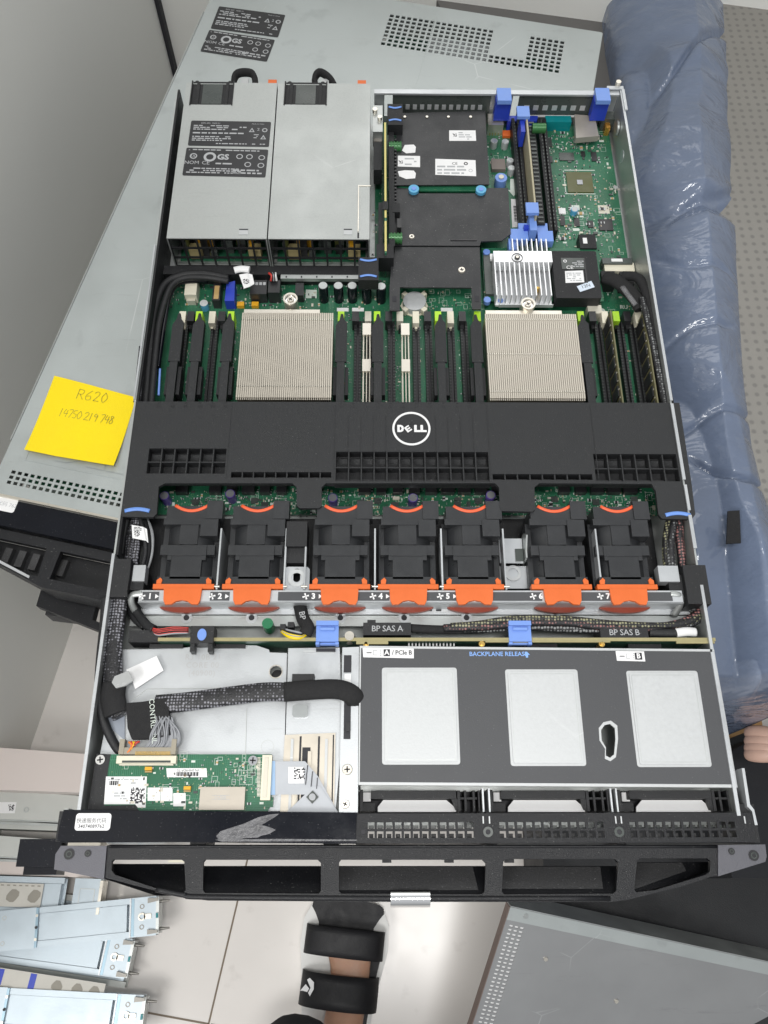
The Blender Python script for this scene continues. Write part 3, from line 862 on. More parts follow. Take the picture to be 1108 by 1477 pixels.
stick([(584, 245.5), (597, 246), (600, 250), (599, 257), (586, 258), (576, 254), (574, 247)])

m_ = MB(); z = .0275
m_.poly([(568, 270), (590, 272), (600, 279), (690, 279), (704, 271), (733, 271), (737, 337), (724, 347), (694, 348), (692, 354.5), (566, 354)], z - .0014, z, mylar)
m_.pbox(650, 345, 688, 346.5, z + .0001, z + .0007, chip)
m_.pscrew(594, 342, z, .0026)
m_.bev(.0004, 1)
o = m_.build('air_baffle', label='flat black plate with one screw, just in front of the network card', cat='baffle plate')
m_ = MB(); z = .0265
m_.poly([(566, 356), (692, 356.5), (694, 416), (694, 446), (681, 446), (680, 415), (577, 414), (577, 448), (562, 448), (562, 415)], z - .0014, z, mylar)
for u, v in ((569, 431), (688, 431)): m_.pbox(u - 3, v - 4, u + 3, v + 4, z + .00004, z + .0002, ink)
m_.pbox(586, 402, 588, 414, z + .00005, z + .0006, chip)
m_.pscrew(666, 390, z, .0034); m_.bev(.0004, 1)
o = m_.build('air_baffle', label='black plate with two short legs and a screw, straddling the coin battery', cat='baffle plate')

# ---- left riser: thin upright card in black frame
rs = thing('riser_card', at(556, 270, .01), 'narrow upright riser card with yellow edge between power supply and black network card', 'riser card')
m_ = MB(); x = at(556, 260, .041).x
ya, yb = at(556, 365, .041).y, at(556, 176, .041).y
m_.box(x - .0008, x + .0008, ya, yb, .010, .041, green); m_.box(x - .0009, x + .0009, ya + .04, yb - .001, .0411, .0414, mat('yellow_edge', (.62, .55, .18), .4)); m_.box(x - .0009, x + .0009, ya + .002, ya + .036, .0411, .0414, MATS['yellow_edge'])
m_.build('riser_board', rs)
m_ = MB(); m_.pbox(543, 352, 568, 372, .020, .038, black); m_.pbox(546, 292, 552, 352, .014, .036, black); m_.pbox(561, 190, 569, 355, .016, .0345, black)
for k in range(20): m_.pbox(569.3, 200 + k * 5, 572, 202 + k * 5, .024, .0335, chip)
m_.pbox(552, 290, 560, 302, .0414, .0425, black); m_.pbox(566, 293, 577, 306, .018, .035, black); m_.pbox(573, 315, 579, 328, .020, .036, chip)
m_.pbox(539, 205, 551, 245, .016, .034, black)
m_.bev(.0004, 1); m_.build('frame', rs)
for v in (213, 345):
    m_ = MB(); q = at(561, v, .030); T = Matrix.Translation((q.x, q.y, .031)) @ Matrix.Rotation(R(90), 4, 'Y')
    m_.cyl(0, 0, 0, .012, .0045, coil, 20, T=T); 
    for k in range(4): m_.ring(0, 0, .0015 + k * .003, .0028 + k * .003, .0052, .003, coil, 20, T)
    m_.build('green_standoff', rs)
def arcs(mb, u, v0, v1, z, wpx=22, m=None, thick=.0011, sg0=1):
    for v, sg in ((v0, sg0), (v1, -1)):
        if v is None: continue
        pts = []
        a, b = at(u - wpx / 2, v, z), at(u + wpx / 2, v, z)
        for k in range(9):
            t = k / 8; pts.append((a.x + (b.x - a.x) * t, a.y - sg * .0016 * math.sin(math.pi * t), z + .0002))
        mb.tube(pts, thick, m or blue_l, 8, .4, 1)
m_ = MB(); m_.pbox(559, 150, 581, 180, .030, .042, black); m_.bev(.0008, 2); arcs(m_, 570, 154, 174, .0422, 18); m_.build('pull_grip', rs)
m_ = MB(); m_.pbox(517, 371, 546, 404, .030, .0425, black); m_.bev(.0008, 2); arcs(m_, 531.5, 374, 399, .0427, 24); m_.build('pull_grip', rs)
m_ = MB(); m_.pbox(538, 152, 552, 190, .018, .036, steel_side); m_.pbox(539, 190, 551, 204, .014, .028, mat('tarnished_block', (.24, .22, .20), .5)); m_.pcyl(541, 157, .036, .040, .0024, nickel); m_.pcyl(548, 168, .036, .040, .0022, nickel); m_.bev(.0003, 1); m_.build('bracket', rs)

# ---- right riser
rr2 = thing('riser_card', at(770, 240, .01), 'bare upright riser card with blue pull tabs, between the two long black expansion slots', 'riser card')
m_ = MB(); a, b = at(758, 172, .040), at(776, 312, .040)
x = (a.x + b.x) / 2
m_.box(x - .0008, x + .0008, b.y, a.y, .008, .040, mat('riser_edge', (.42, .38, .26), .5)); m_.build('riser_board', rr2)
for u, v in ((755, 160), (768, 299)):
    m_ = MB(); m_.pbox(u - 9, v - 7, u + 9, v + 8, .0402, .0435, blue); m_.bev(.001, 2); m_.build('pull_tab', rr2)
m_ = MB()
m_.pbox(751, 170, 757, 190, .020, .038, vgab); m_.pbox(764, 309, 774, 332, .020, .034, blue)
m_.pbox(736, 330, 762, 346, .018, .026, blue); m_.pbox(776, 333, 798, 348, .018, .026, blue); m_.pbox(748, 322, 790, 334, .014, .024, blue); m_.pbox(734, 344, 744, 360, .016, .024, blue)
m_.pbox(756, 324, 764, 330, .024, .029, vgab)
m_.bev(.0010, 2); m_.build('blue_bracket', rr2)
for (u0, u1, w) in ((747, 755, 6), (783, 797, 7)):
    m_ = MB(); x = (at(u0, 180, .018).x + at(u1, 330, .018).x) / 2; ya, yb = at(790, 333, .018).y, at(790, 172, .018).y
    m_.box(x - .0042, x - .0012, ya, yb, bz, .019, black); m_.box(x + .0012, x + .0042, ya, yb, bz, .019, black); m_.box(x - .0012, x + .0012, ya, yb, bz, .014, chip)
    for k in range(30): m_.box(x - .0022, x - .00125, ya + .004 + k * .0045, ya + .006 + k * .0045, .0191, .0193, chipg); m_.box(x + .00125, x + .0022, ya + .004 + k * .0045, ya + .006 + k * .0045, .0191, .0193, chipg)
    m_.bev(.0003, 1); m_.build('expansion_slot', board)
m_ = MB(); x = at(772, 250, .022).x; m_.box(x - .0035, x + .0035, at(772, 330, .02).y, at(772, 190, .02).y, .010, .026, black)
for k in range(26): m_.box(x - .0025, x + .0025, at(772, 328, .02).y + k * .005, at(772, 328, .02).y + k * .005 + .002, .0262, .0266, chipg)
m_.bev(.0003, 1); m_.build('riser_socket', rr2)
m_ = MB(); q = at(766, 185, .030); m_.cyl(0, 0, 0, .013, .0048, coil, 20, T=Matrix.Translation((q.x + .001, q.y, .030)) @ Matrix.Rotation(R(90), 4, 'Y')); m_.build('green_standoff', rr2)

# ---- storage controller with its own white heat sink and battery
sc = thing('storage_controller', at(780, 395, .012), 'small controller card with a white finned heat sink, behind the right processor heat sink', 'controller card')
m_ = MB(); m_.pbox(697, 358, 866, 434, .0125, .0140, green); smd(m_, 700, 360, 712, 430, .0140, 30, 31, 1); smd(m_, 800, 428, 862, 433, .014, 20, 33, 1)
m_.pbox(707, 366, 713, 374, .0141, .020, white); m_.pbox(699, 368, 712, 424, .0141, .0175, chipg)
for u, v in ((702, 363), (703, 432)): m_.pcyl(u, v, .0141, .0185, .0032, blue)
m_.pcyl(722, 434, .0141, .016, .0042, gold, 24); q = at(722, 434, .017); m_.cyl(q.x, q.y, .0162, .018, .0024, blue)
m_.build('controller_board', sc)
m_ = MB(); z = .031
al = mat('white_aluminium', (.82, .83, .84), .32, .55, .03)
x0, x1 = at(714, 395, z).x, at(799, 395, z).x; ya, yb = at(757, 426, z).y, at(757, 362, z).y; yt = at(757, 378, z).y
m_.box(x0 + .001, x1 - .001, ya, yb, .0150, .0172, al)
n = 12; p = (x1 - x0) / n
for i in range(n):
    x = x0 + p * i
    m_.box(x, x + .0009, ya, yt, .0173, z, al)
    if i > 3: m_.box(x, x + .0009, yb, yb + .014, .0173, z, al)
m_.box(x0, x1, yt + .0001, yb - .0001, z - .012, z, al)
m_.box(x0 + .004, x1, ya - .0008, ya - .0002, .0150, .0190, al)
m_.bev(.0002, 1); m_.build('fins', sc)
m_ = MB(); q = at(746, 372, z); m_.ring(q.x, q.y, z + .0002, z + .0006, .0050, .0044, chip); m_.cyl(q.x, q.y, z + .0002, z + .0012, .0025, chip, 16); m_.cyl(q.x, q.y, z + .0013, z + .0017, .0014, nickel, 12)
q = at(776, 415, .026); m_.cyl(q.x, q.y, .0175, .026, .0014, gold, 10); m_.build('push_pin', sc)
m_ = MB(); z = .027
m_.loops([prr(799, 362, 864, 430, z, .002)], .0145, z, black); m_.bev(.0008, 2, 50)
m_.pbox(810, 372, 844, 388, z + .0001, z + .0004, chipg); m_.pbox(844, 374, 846, 408, z + .0001, z + .0008, chip)
q = at(828, 385, z); m_.text('CE', q.x - .004, q.y - .001, z + .0004, .0038, white); lines(m_, *inpx(826, 376, 842, 386, z), z + .0004, 4, greyink, .5, 3); q2 = at(815, 377, z); m_.ring(q2.x, q2.y, z + .0004, z + .0005, .0016, .001, white, 14)
quadlabel(m_, [(815, 391), (841, 390), (843, 407), (816, 408)], z); lines(m_, *inpx(818, 393, 838, 406, z), z + .0002, 5, greyink, .5, 8)
m_.build('battery_pack', sc)
m_ = MB(); T = None; z = .0275; quadlabel(m_, [(832, 413), (853, 405), (858, 414), (837, 421)], z, mat('pale_blue_tag', (.62, .70, .80), .5))
q = at(845, 413, z); m_.text('13N', q.x, q.y, z + .0002, .0035, ink, R(18)); m_.build('small_tag', sc)
# connectors beside controller
m_ = MB(); m_.pbox(869, 372, 912, 380, bz, .0145, chipg); m_.pbox(872, 379, 915, 391, bz, .0125, cream); m_.pbox(868, 391, 888, 408, bz, .018, black); m_.pbox(895, 392, 914, 410, bz, .018, black); m_.pbox(882, 373, 898, 377, .0146, .0152, white)
m_.bev(.0005, 1); m_.build('data_socket', board)
m_ = MB(); m_.pbox(836, 338, 860, 358, bz, .016, black); m_.pbox(841, 343, 847, 351, .0161, .0164, white); m_.bev(.0004, 1); m_.build('card_socket', board)
m_ = MB(); m_.pbox(848, 440, 868, 452, bz, .016, beige); m_.pcyl(868, 449, bz, .0058, .0034, silk); m_.bev(.0004, 1); m_.build('power_plug', board)
m_ = MB(); q = at(900, 443, bz); m_.text('RU', q.x, q.y, bz, .004, silk, off=.0002); m_.build('board_lettering', board)

# ---- air shroud
sh = thing('air_shroud', at(590, 640, .02), 'wide black plastic air shroud with a round white logo lying across the server', 'air shroud')
z = .0412; zb = z - .0030
o1 = [(195, 579), (980, 581), (989, 640), (998, 700), (1003, 742), (998, 749), (955, 748), (950, 742), (946, 708), (940, 698), (778, 697), (771, 703), (772, 735), (768, 738), (724, 737), (721, 733), (720, 703), (714, 697),
      (470, 697), (464, 703), (464, 730), (460, 733), (432, 733), (428, 729), (428, 703), (422, 697), (238, 697), (229, 702), (226, 741), (221, 746), (176, 745), (172, 739), (180, 690), (188, 630)]
outer = [at(u, v, z)[:2] for u, v in o1]
holes = []; pockets = []
def pocket(u0, v0, u1, v1, nx, ny, ins=0):
    x0, x1, y0, y1 = inpx(u0, v0, u1, v1, z)
    holes.append(rect(x0, x1, y0, y1)[::-1]); pockets.append((x0, x1, y0, y1, nx, ny))
pocket(211, 647, 327, 683, 6, 2); pocket(484, 652, 704, 694, 12, 2); pocket(860, 655, 975, 694, 6, 2); pocket(333, 681, 478, 689, 9, 1); pocket(711, 684, 854, 692, 8, 1)
m_ = MB(); m_.loops([outer] + holes, zb, z, shroud_m)
m_.bev(.0007, 2, 40)
for x0, x1, y0, y1, nx, ny in pockets:
    d = z - .009
    m_.box(x0 - .001, x1 + .001, y0 - .001, y1 + .001, d - .001, d, black)
    for a in ((x0 - .001, x0, y0, y1), (x1, x1 + .001, y0, y1), (x0 - .001, x1 + .001, y1, y1 + .001), (x0 - .001, x1 + .001, y0 - .001, y0)): m_.box(*a, d + .0001, zb, black)
    for i in range(1, nx):
        xx = x0 + (x1 - x0) * i / nx; m_.box(xx - .0005, xx + .0005, y0, y1, d, z - .0004, shroud_m)
    if ny > 1:
        yy = y0 + (y1 - y0) * .48; m_.box(x0, x1, yy - .0005, yy + .0005, d, z - .0012, shroud_m)
        yy = y0 + (y1 - y0) * .80; T = Matrix.Translation((0, yy, d)) @ Matrix.Rotation(R(35), 4, 'X')
        for i in range(nx):
            a = x0 + (x1 - x0) * i / nx + .0012; b = x0 + (x1 - x0) * (i + 1) / nx - .0012; m_.box(a, b, -.003, .003, 0, .001, shroud_m, T)
# raised rib lines
for u in [502 + 18.2 * k for k in range(11)]:
    if 565 < u < 620: continue
    a = at(u, 650, z).x; m_.box(a - .0002, a + .0002, at(590, 651, z).y, at(590, 600, z).y, z + .00001, z + .0004, shroud_m)
for u in (329, 482, 706, 859):
    a = at(u, 650, z).x; m_.box(a - .00025, a + .00025, at(590, 690, z).y, at(590, 583, z).y, z + .00001, z + .00035, shroud_m)
m_.build('shroud_body', sh)
m_ = MB()   # embossed slot numbers along the rear edge
for k, u in enumerate((229, 249, 268, 289, 307, 325, 492, 509, 528, 546, 564, 582, 601, 620, 640, 660, 678, 695, 860, 877, 912, 932)):
    q = at(u, 586, z); m_.text(('A%d' if k % 2 else 'B%d') % (k % 9 + 1), q.x, q.y, z + .0002, .0024, chip, off=.00004); m_.box(q.x - .001, q.x + .001, q.y + .003, q.y + .0034, z + .0001, z + .0003, chip)
m_.build('embossed_marks', sh)
m_ = MB(); q = at(593.5, 618.5, z); rad = (at(621, 618, z).x - at(566, 618, z).x) / 2
m_.ring(q.x, q.y, z + .0001, z + .0006, rad, rad * .89, white, 48); m_.ring(q.x, q.y, z + .00005, z + .0002, rad * .885, rad * .3, shroud_m, 48)
zz = z + .0003; h = rad * .42; s_ = h / 2
def letter(loop, cx, cy, rot=0, sc=1., holes=()):
    T = Matrix.Translation((q.x + cx * rad, q.y + cy * rad, 0)) @ Matrix.Rotation(rot, 4, 'Z') @ Matrix.Diagonal((s_ * sc, s_ * sc, 1, 1))
    m_.loops([loop] + list(holes), zz, zz + .0003, white, T)
D = [(-.8, -1), (.1, -1), (.65, -.7), (.85, 0), (.65, .7), (.1, 1), (-.8, 1)]
letter(D, -.57, 0, holes=[[(-.2, .5), (.05, .5), (.3, 0), (.05, -.5), (-.2, -.5)]])
Lt = [(-.6, -1), (.95, -1), (.95, -.45), (.05, -.45), (.05, 1), (-.6, 1)]
letter(Lt, .27, 0); letter(Lt, .60, 0)
Et = [(-.9, -.9), (.6, -.9), (.6, -.5), (-.4, -.5), (-.4, -.2), (.5, -.2), (.5, .2), (-.4, .2), (-.4, .5), (.6, .5), (.6, .9), (-.9, .9)]
letter(Et, -.15, .0, R(36), .92)
m_.build('logo', sh)
m_ = MB(); arcs(m_, 198, 737, None, z, 36, blue_l, .0016, -1); arcs(m_, 978, 743, None, z, 36, blue_l, .0016, -1)
# arcs bow upward here: mirror
m_.build('blue_arc', sh)
m_ = MB()   # skirts going down
m_.box(outer[0][0] + .001, outer[1][0] - .001, outer[0][1] - .004, outer[0][1] - .002, .034, zb - .0002, black)
m_.box(-.205, .205, at(590, 696, z).y + .002, at(590, 696, z).y + .004, .030, zb - .0002, black)
m_.build('skirt', sh)

# ---- fans
z = .0400
FY = at(590, 866, z).y
fan = thing('cooling_fan', (0, FY, .003), '', 'fan', 'row of seven cooling fans')
def fy(v): return at(590, v, z).y
m_ = MB(); Ax = Matrix.Translation((0, 0, .0195)) @ Matrix.Rotation(R(-90), 4, 'X')   # local z -> +y
hw = .0205
y1, y0 = fy(748), fy(842)
ring_pts = lambda r, n=32: [(r * math.cos(2 * math.pi * i / n), r * math.sin(2 * math.pi * i / n)) for i in range(n)]
ab = lambda a: a  # tubes
m_.cyl(0, 0, y0, y1, .0203, fan_m, 48, T=Matrix.Translation((0, 0, .0187)) @ Matrix.Rotation(R(-90), 4, 'X'))
m_.box(-.0214, .0214, y0, y1, .004, .0290, fan_m)
# saddle of the top
m_.box(-.0112, .0112, fy(835), fy(797), .0350, .0398, fan_m); m_.box(-.0068, .0068, fy(785), fy(756), .0380, .0395, fan_m)
m_.box(-.0202, .0202, fy(800), fy(786), .0345, .0392, fan_m); m_.box(-.0142, .0142, fy(802), fy(787), .0370, .0404, fan_m)
m_.box(-.0142, -.0112, fy(808), fy(802.2), .0370, .0402, fan_m); m_.box(.0112, .0142, fy(808), fy(802.2), .0370, .0402, fan_m)
m_.box(-.0198, .0160, fy(757), fy(748), .0330, .0400, fan_m)
m_.box(-.0200, .0200, fy(843), fy(832), .0060, .0398, fan_m)
m_.box(-.0185, .0165, fy(748) + .0002, fy(730), .0060, .0392, fan_m)
m_.box(.0085, .0215, fy(774), fy(750), .0300, .0410, fan_m); m_.box(.0120, .0240, fy(749), fy(723), .0300, .0408, fan_m)
m_.loops([[(-.0185, fy(748)), (.0205, fy(748)), (.0205, fy(727)), (.0125, fy(726)), (.0122, fy(729)), (.008, fy(733.5)), (0, fy(735)), (-.008, fy(733.5)), (-.0122, fy(728)), (-.0165, fy(735))]], .0360, .0388, fan_m)
m_.bev(.0006, 2, 35)
m_.build('housing', fan)
m_ = MB(); pts = [(x, fy(729) - .0045 * (1 - (x / .0125) ** 2), .0393) for x in [-.0125 + .0025 * k for k in range(11)]]
m_.tube(pts, .0013, redarc, 8, .5, 1); m_.build('red_arc', fan)
m_ = MB()
m_.box(-.0222, .0222, fy(850), fy(843.4), .0340, .0412, orange)
ty0 = fy(873); nn = [(-.0138, fy(850.2)), (-.0132, ty0 + .003), (-.0118, ty0 - .0002), (-.0072, ty0), (-.004, ty0 + .0024), (0, ty0 + .0031), (.004, ty0 + .0024), (.0072, ty0), (.0118, ty0 - .0002), (.0132, ty0 + .003), (.0138, fy(850.2))]
m_.loops([nn], .0400, .0424, orange)
for sx in (-1, 1): m_.loops([[(sx * .0165, fy(843)), (sx * .0200, fy(843)), (sx * .0200, fy(838)), (sx * .0175, fy(834)), (sx * .0160, fy(837))]], .0395, .0412, orange)
m_.bev(.0004, 2, 35); m_.build('orange_grip', fan)
m_ = MB(); n = 24
half = [(.0200 * math.cos(math.pi + math.pi * k / n), fy(866) + .0060 * math.sin(math.pi + math.pi * k / n)) for k in range(n + 1)]
m_.loops([half], .026, .0290, orangedk); m_.bev(.0005, 1); m_.build('orange_lip', fan)
fanx = (264, 364, 490, 589, 684, 811, 906)
lab = ('first of seven, at the left end', 'second of seven, left of the black cable guide', 'third of seven, right of the black cable guide', 'fourth and middle one of the seven',
       'fifth of seven, left of the silver bracket', 'sixth of seven, right of the silver bracket', 'last of seven, at the right end')
for i, u in enumerate(fanx):
    o = fan if i == 0 else copy_tree(fan)
    o.location.x = at(u, 858, z).x; o['label'] = 'black fan with an orange grip, ' + lab[i]

# dividers, number bar, bracket sheet (chassis parts)
m_ = MB(); za = .0405
m_.box(at(200, 860, za).x, at(985, 860, za).x, fy(868), fy(851.5), .0386, .0398, steel)
m_.box(at(204, 872, .03).x, at(980, 872, .03).x, fy(869) - .0002, fy(868) - .0004, .012, .0397, steel)
m_.bev(.0003, 1); m_.build('fan_bar', server)
m_ = MB(); e = [205]
bounds = ((205, 229), (303, 331), (401, 464), (514, 562), (612, 658), (706, 782), (838, 880), (931, 970))
xs_ = []
for a, b in bounds:
    m_.box(at(a, 860, za).x, at(b, 860, za).x, fy(866.5), fy(854), .0399, .0402, dkgrey)
for k, u in enumerate((228, 329, 464, 561, 658, 792, 889)):
    q = at(u - 13, 860, za); uq = q.x
    m_.text('%d' % (k + 1), uq + .0006, q.y, .0402, .0042, white, off=.00022)
    m_.loops([[(uq + .0045, q.y - .0017), (uq + .0072, q.y), (uq + .0045, q.y + .0017)]], .04025, .0404, white)
    for j in range(4):
        T = Matrix.Translation((uq - .0050, q.y, 0)) @ Matrix.Rotation(j * math.pi / 2 + .3, 4, 'Z'); m_.loops([[(0, -.0003), (.0024, -.0007), (.0024, .0006), (0, .0004)]], .04025, .0404, white, T)
m_.build('fan_number_strip', server)
for u in (317, 412, 441, 541, 637, 727, 862, 212):
    if u == 212: continue
    m_ = MB(); x = at(u, 800, .038).x
    m_.box(x - .0006, x + .0006, fy(850), fy(762), .003, .0395, steel); m_.cyl(0, 0, -.0022, .0022, .0009, nickel, 8, T=Matrix.Translation((x, fy(846), .0398)) @ Matrix.Rotation(R(90), 4, 'Y'))
    m_.bev(.0002, 1); m_.build('fan_divider', server)
# sheet steps in front of the fans
m_ = MB()
m_.box(at(190, 880, .024).x, at(995, 880, .024).x, at(590, 886, .024).y, fy(868.5), .0225, .0238, steel)
m_.box(at(190, 895, .018).x, at(1000, 895, .018).x, at(590, 905, .018).y, at(590, 886, .024).y - .0004, .0205, .0216, steel_side)
m_.bev(.0003, 1); m_.build('bracket_sheet', server)
m_ = MB()
for u in (269, 363, 491, 583, 673, 801): q = at(u, 891, .022); m_.ring(q.x, q.y, .0217, .0224, .0042, .0022, steel); m_.cyl(q.x, q.y, .0217, .0219, .0021, ink); 
for u in (250, 345, 420, 470, 565, 650, 750, 830, 930): q = at(u, 878, .024); m_.box(q.x - .0006, q.x + .0006, q.y - .001, q.y + .0008, .02385, .0243, steel_side)
q = at(627, 879, .024); m_.box(q.x - .012, q.x + .010, q.y - .0025, q.y + .002, .0239, .0243, bright); m_.box(q.x - .007, q.x - .002, q.y - .0015, q.y, .02435, .0244, ink); m_.box(q.x + .001, q.x + .005, q.y - .0015, q.y, .02435, .0244, ink)
m_.build('bracket_screws', server)
# black cable guide between fan 2 and 3
m_ = MB()
m_.pbox(413, 752, 443, 788, .020, .040, black); m_.pbox(412, 790, 443, 812, .020, .036, black); m_.bev(.0010, 2)
m_.build('cable_guide', server)
m_ = MB(); q = at(428, 838, .034); x, y = q.x, q.y
m_.loops([rr(x - .0095, x + .0095, y - .009, y + .011, .003), rr(x - .0026, x + .0026, y - .001, y + .0095, .0024)[::-1]], .033, .0345, steel)
m_.ring(x, y + .002, .0346, .0352, .0068, .0040, bright, 24); m_.bev(.0004, 1); m_.build('bracket_foot', server)
# silver upright bracket between fan 5 and 6
m_ = MB()
q = at(742, 835, .026); x, y = q.x, q.y
m_.box(x - .010, x + .013, y - .006, y + .012, .020, .0212, steel); m_.ring(x, y + .006, .0213, .0225, .0062, .0040, bright, 24)
m_.box(x - .010, x + .008, fy(802), fy(766), .024, .0252, steel)
m_.loops([[(fy(800), .003), (fy(762), .003), (fy(762), .030), (fy(772), .041), (fy(790), .034), (fy(800), .034)]], x + .0085, x + .0097, steel_side,
         Matrix(((0, 0, 1, 0), (1, 0, 0, 0), (0, 1, 0, 0), (0, 0, 0, 1))))
m_.box(x + .002, x + .008, fy(800), fy(782), .0253, .0266, chipg)
m_.bev(.0004, 1); m_.build('upright_bracket', server)
# end hooks of fan bar
for sx, u in ((-1, 196), (1, 976)):
    m_ = MB(); q = at(u, 870, .038)
    m_.tube([(q.x + sx * -.004, fy(856), .0392), (q.x + sx * .003, fy(858), .0388), (q.x + sx * .004, fy(868), .034), (q.x + sx * .001, fy(880), .026)], .0026, steel_side, 8, .5)
    m_.box(q.x - .0045 - (sx > 0) * .006, q.x + .0045, fy(838), fy(815), .030, .0392, steel); m_.build('bar_hook', server)
# side cable holders (black)
for (u0, u1, v0, v1) in ((158, 186, 806, 861), (989, 1022, 815, 871)):
    m_ = MB(); m_.pbox(u0, v0, u1, v1, .012, .0428, black)
    m_.pbox(u1 + 1 if u0 < 500 else u0 - 24, v0 + 14, u1 + 22 if u0 < 500 else u0 - 2, v1 - 10, .015, .037, black)
    m_.bev(.0010, 2); m_.build('cable_holder', server)

# ================================================================== BACKPLANE ZONE
bp = thing('backplane', at(600, 920, .003), 'tan edged circuit board standing upright across the server just behind the drive bay', 'circuit board')
m_ = MB(); yb = at(600, 922, .040).y
m_.box(at(228, 920, .04).x, at(1032, 920, .04).x, yb - .0012, yb + .0012, .004, .0385, pcbdk)
m_.box(at(228, 920, .04).x, at(1032, 920, .04).x, yb - .0012, yb + .0012, .0386, .0398, pcbedge)
m_.box(at(700, 920, .04).x, at(880, 920, .04).x, yb - .0022, yb - .0013, .0386, .0400, pcbedge); m_.box(at(514, 920, .04).x, at(560, 920, .04).x, yb - .0035, yb - .0013, .0386, .0400, pcbedge); m_.box(at(975, 920, .04).x, at(1030, 920, .04).x, yb - .0030, yb - .0013, .0386, .0400, pcbedge)
m_.build('board', bp)
m_ = MB()
for u in (528, 695, 868): q = at(u, 929, .038); m_.cyl(q.x, q.y, .030, .0385, .0022, gold, 12); m_.cyl(q.x, q.y, .0386, .040, .0012, gold, 10)
for k in range(14): q = at(590 + k * 5, 930, .034); m_.box(q.x - .0005, q.x + .0005, q.y - .001, q.y + .001, .030, .034, white)
for u in (240, 330, 780, 930): q = at(u, 931, .032); m_.box(q.x - .012, q.x + .012, q.y - .002, q.y + .001, .020, .032, chip)
m_.build('connector_pins', bp)
for u, lb_ in ((472, 'left of the connector printed BP SAS A'), (751, 'above the printed words BACKPLANE RELEASE')):
    m_ = MB(); q = at(u, 912, .044); x, y = q.x, q.y
    m_.box(x - .0080, x + .0080, y - .006, y + .0085, .0385, .0415, blue); m_.box(x - .0080, x + .0080, y + .0052, y + .0086, .0416, .0440, blue); m_.box(x - .0082, x - .0056, y - .008, y - .0062, .034, .0408, blue); m_.box(x + .0056, x + .0082, y - .008, y - .0062, .034, .0408, blue)
    m_.box(x - .0054, x + .0054, y - .0075, y - .0062, .0345, .0385, blue); m_.cyl(0, 0, -.005, .005, .0015, blue, 12, T=Matrix.Translation((x, y + .003, .0420)) @ Matrix.Rotation(R(90), 4, 'Y'))
    m_.bev(.0010, 2); m_.build('release_latch', label='blue plastic latch ' + lb_, cat='latch', group='blue backplane latches')
m_ = MB(); q = at(291, 917, .044); x, y = q.x, q.y
m_.box(x - .0082, x + .0082, y - .0050, y + .0075, .030, .0430, black); m_.box(x - .0078, x - .0048, y - .0110, y - .0052, .034, .0425, black); m_.box(x + .0048, x + .0078, y - .0110, y - .0052, .034, .0425, black)
m_.bev(.0010, 2)
o = m_.build('bay_catch', label='black catch with a blue oval button on top of the silver bay sheet', cat='latch')
m_ = MB(); m_.cyl(0, 0, .0431, .0437, .0032, blue, 24, T=Matrix.Translation((x, y + .001, 0)) @ Matrix.Diagonal((1, 1.35, 1, 1))); m_.build('oval_button', o)
m_ = MB(); m_.pcyl(386, 899, .024, .038, .0042, gcap, 24, r2=.0040); q = at(386, 893, .038); m_.build('green_capacitor', server)
m_ = MB(); m_.pcyl(504, 917, .032, .0405, .0044, nickel, 24, r2=.0034); m_.build('guide_pin', server)

# ================================================================== CABLES
def P(u, v, z): return at(u, v, z)
def cable(name, paths, label, parts=(), group=None):
    """paths: (points [(u,v,z)...], radius, material, flatness)"""
    m0 = MB()
    for pts, r, m, fl in paths: m0.tube([P(*p) for p in pts], r, m, 12, fl, 6)
    return m0
# right bundle: up along the wall, round the corner and across
c = cable('cable', [
    ([(968, 742, .030), (962, 770, .030), (961, 800, .028), (966, 832, .026), (985, 868, .024), (1008, 885, .024)], .0030, braid_y, 1),
    ([(974, 745, .034), (969, 772, .034), (968, 800, .033), (973, 830, .030), (990, 868, .028), (1012, 885, .028)], .0030, braid_g, 1),
    ([(981, 748, .032), (980, 775, .032), (983, 800, .030), (986, 830, .028), (998, 866, .026), (1015, 882, .026)], .0032, braid_r, 1)], '')
o = c.build('data_cable', label='yellow, grey and red braided sleeves along the right wall beside the seventh fan', cat='cable')
m_ = cable('c', [
    ([(1014, 868, .030), (1008, 885, .034), (980, 899, .036), (930, 906, .037), (870, 904, .038), (820, 898, .038), (760, 898, .038), (700, 904, .038), (640, 906, .038)], .0030, braid_r, .8),
    ([(1014, 862, .026), (1012, 888, .031), (985, 903, .033), (930, 909, .034), (870, 909, .034), (800, 905, .034), (740, 904, .034), (680, 908, .034), (600, 908, .034)], .0030, braid_g, .8),
    ([(1016, 868, .028), (1004, 892, .036), (960, 902, .038), (880, 899, .039), (820, 893, .039), (745, 892, .039), (690, 900, .039), (650, 903, .039)], .0024, braid_y, .8)], '')
o = m_.build('data_cable', label='red flecked braided cable curving across the server in front of the right hand fans', cat='cable')
m_ = MB(); m_.tube([P(592, 906, .036), P(630, 908, .036), P(668, 908, .036)], .0032, velcro, 12, .7); m_.build('tape_wrap', o)
def sas(u0, v0, u1, v1, txt, lb_):
    m_ = MB(); z = .0395; m_.pbox(u0, v0, u1, v1, .020, z, black); m_.bev(.0008, 2); x0, x1, y0, y1 = inpx(u0, v0, u1, v1, z); m_.pbox(u0 + 6, v0 - 4, u0 + 18, v0, .030, z - .001, black)
    m_.text(txt, (x0 + x1) / 2, (y0 + y1) / 2, z, .0044, greyink, sp=.95)
    return m_.build('data_connector', label=lb_, cat='connector', group='black data connectors on the backplane')
sas(524, 898, 593, 916, 'BP SAS A', 'black connector printed BP SAS A, just in front of the fourth fan')
sas(866, 903, 935, 922, 'BP SAS B', 'black connector printed BP SAS B, near the right wall')
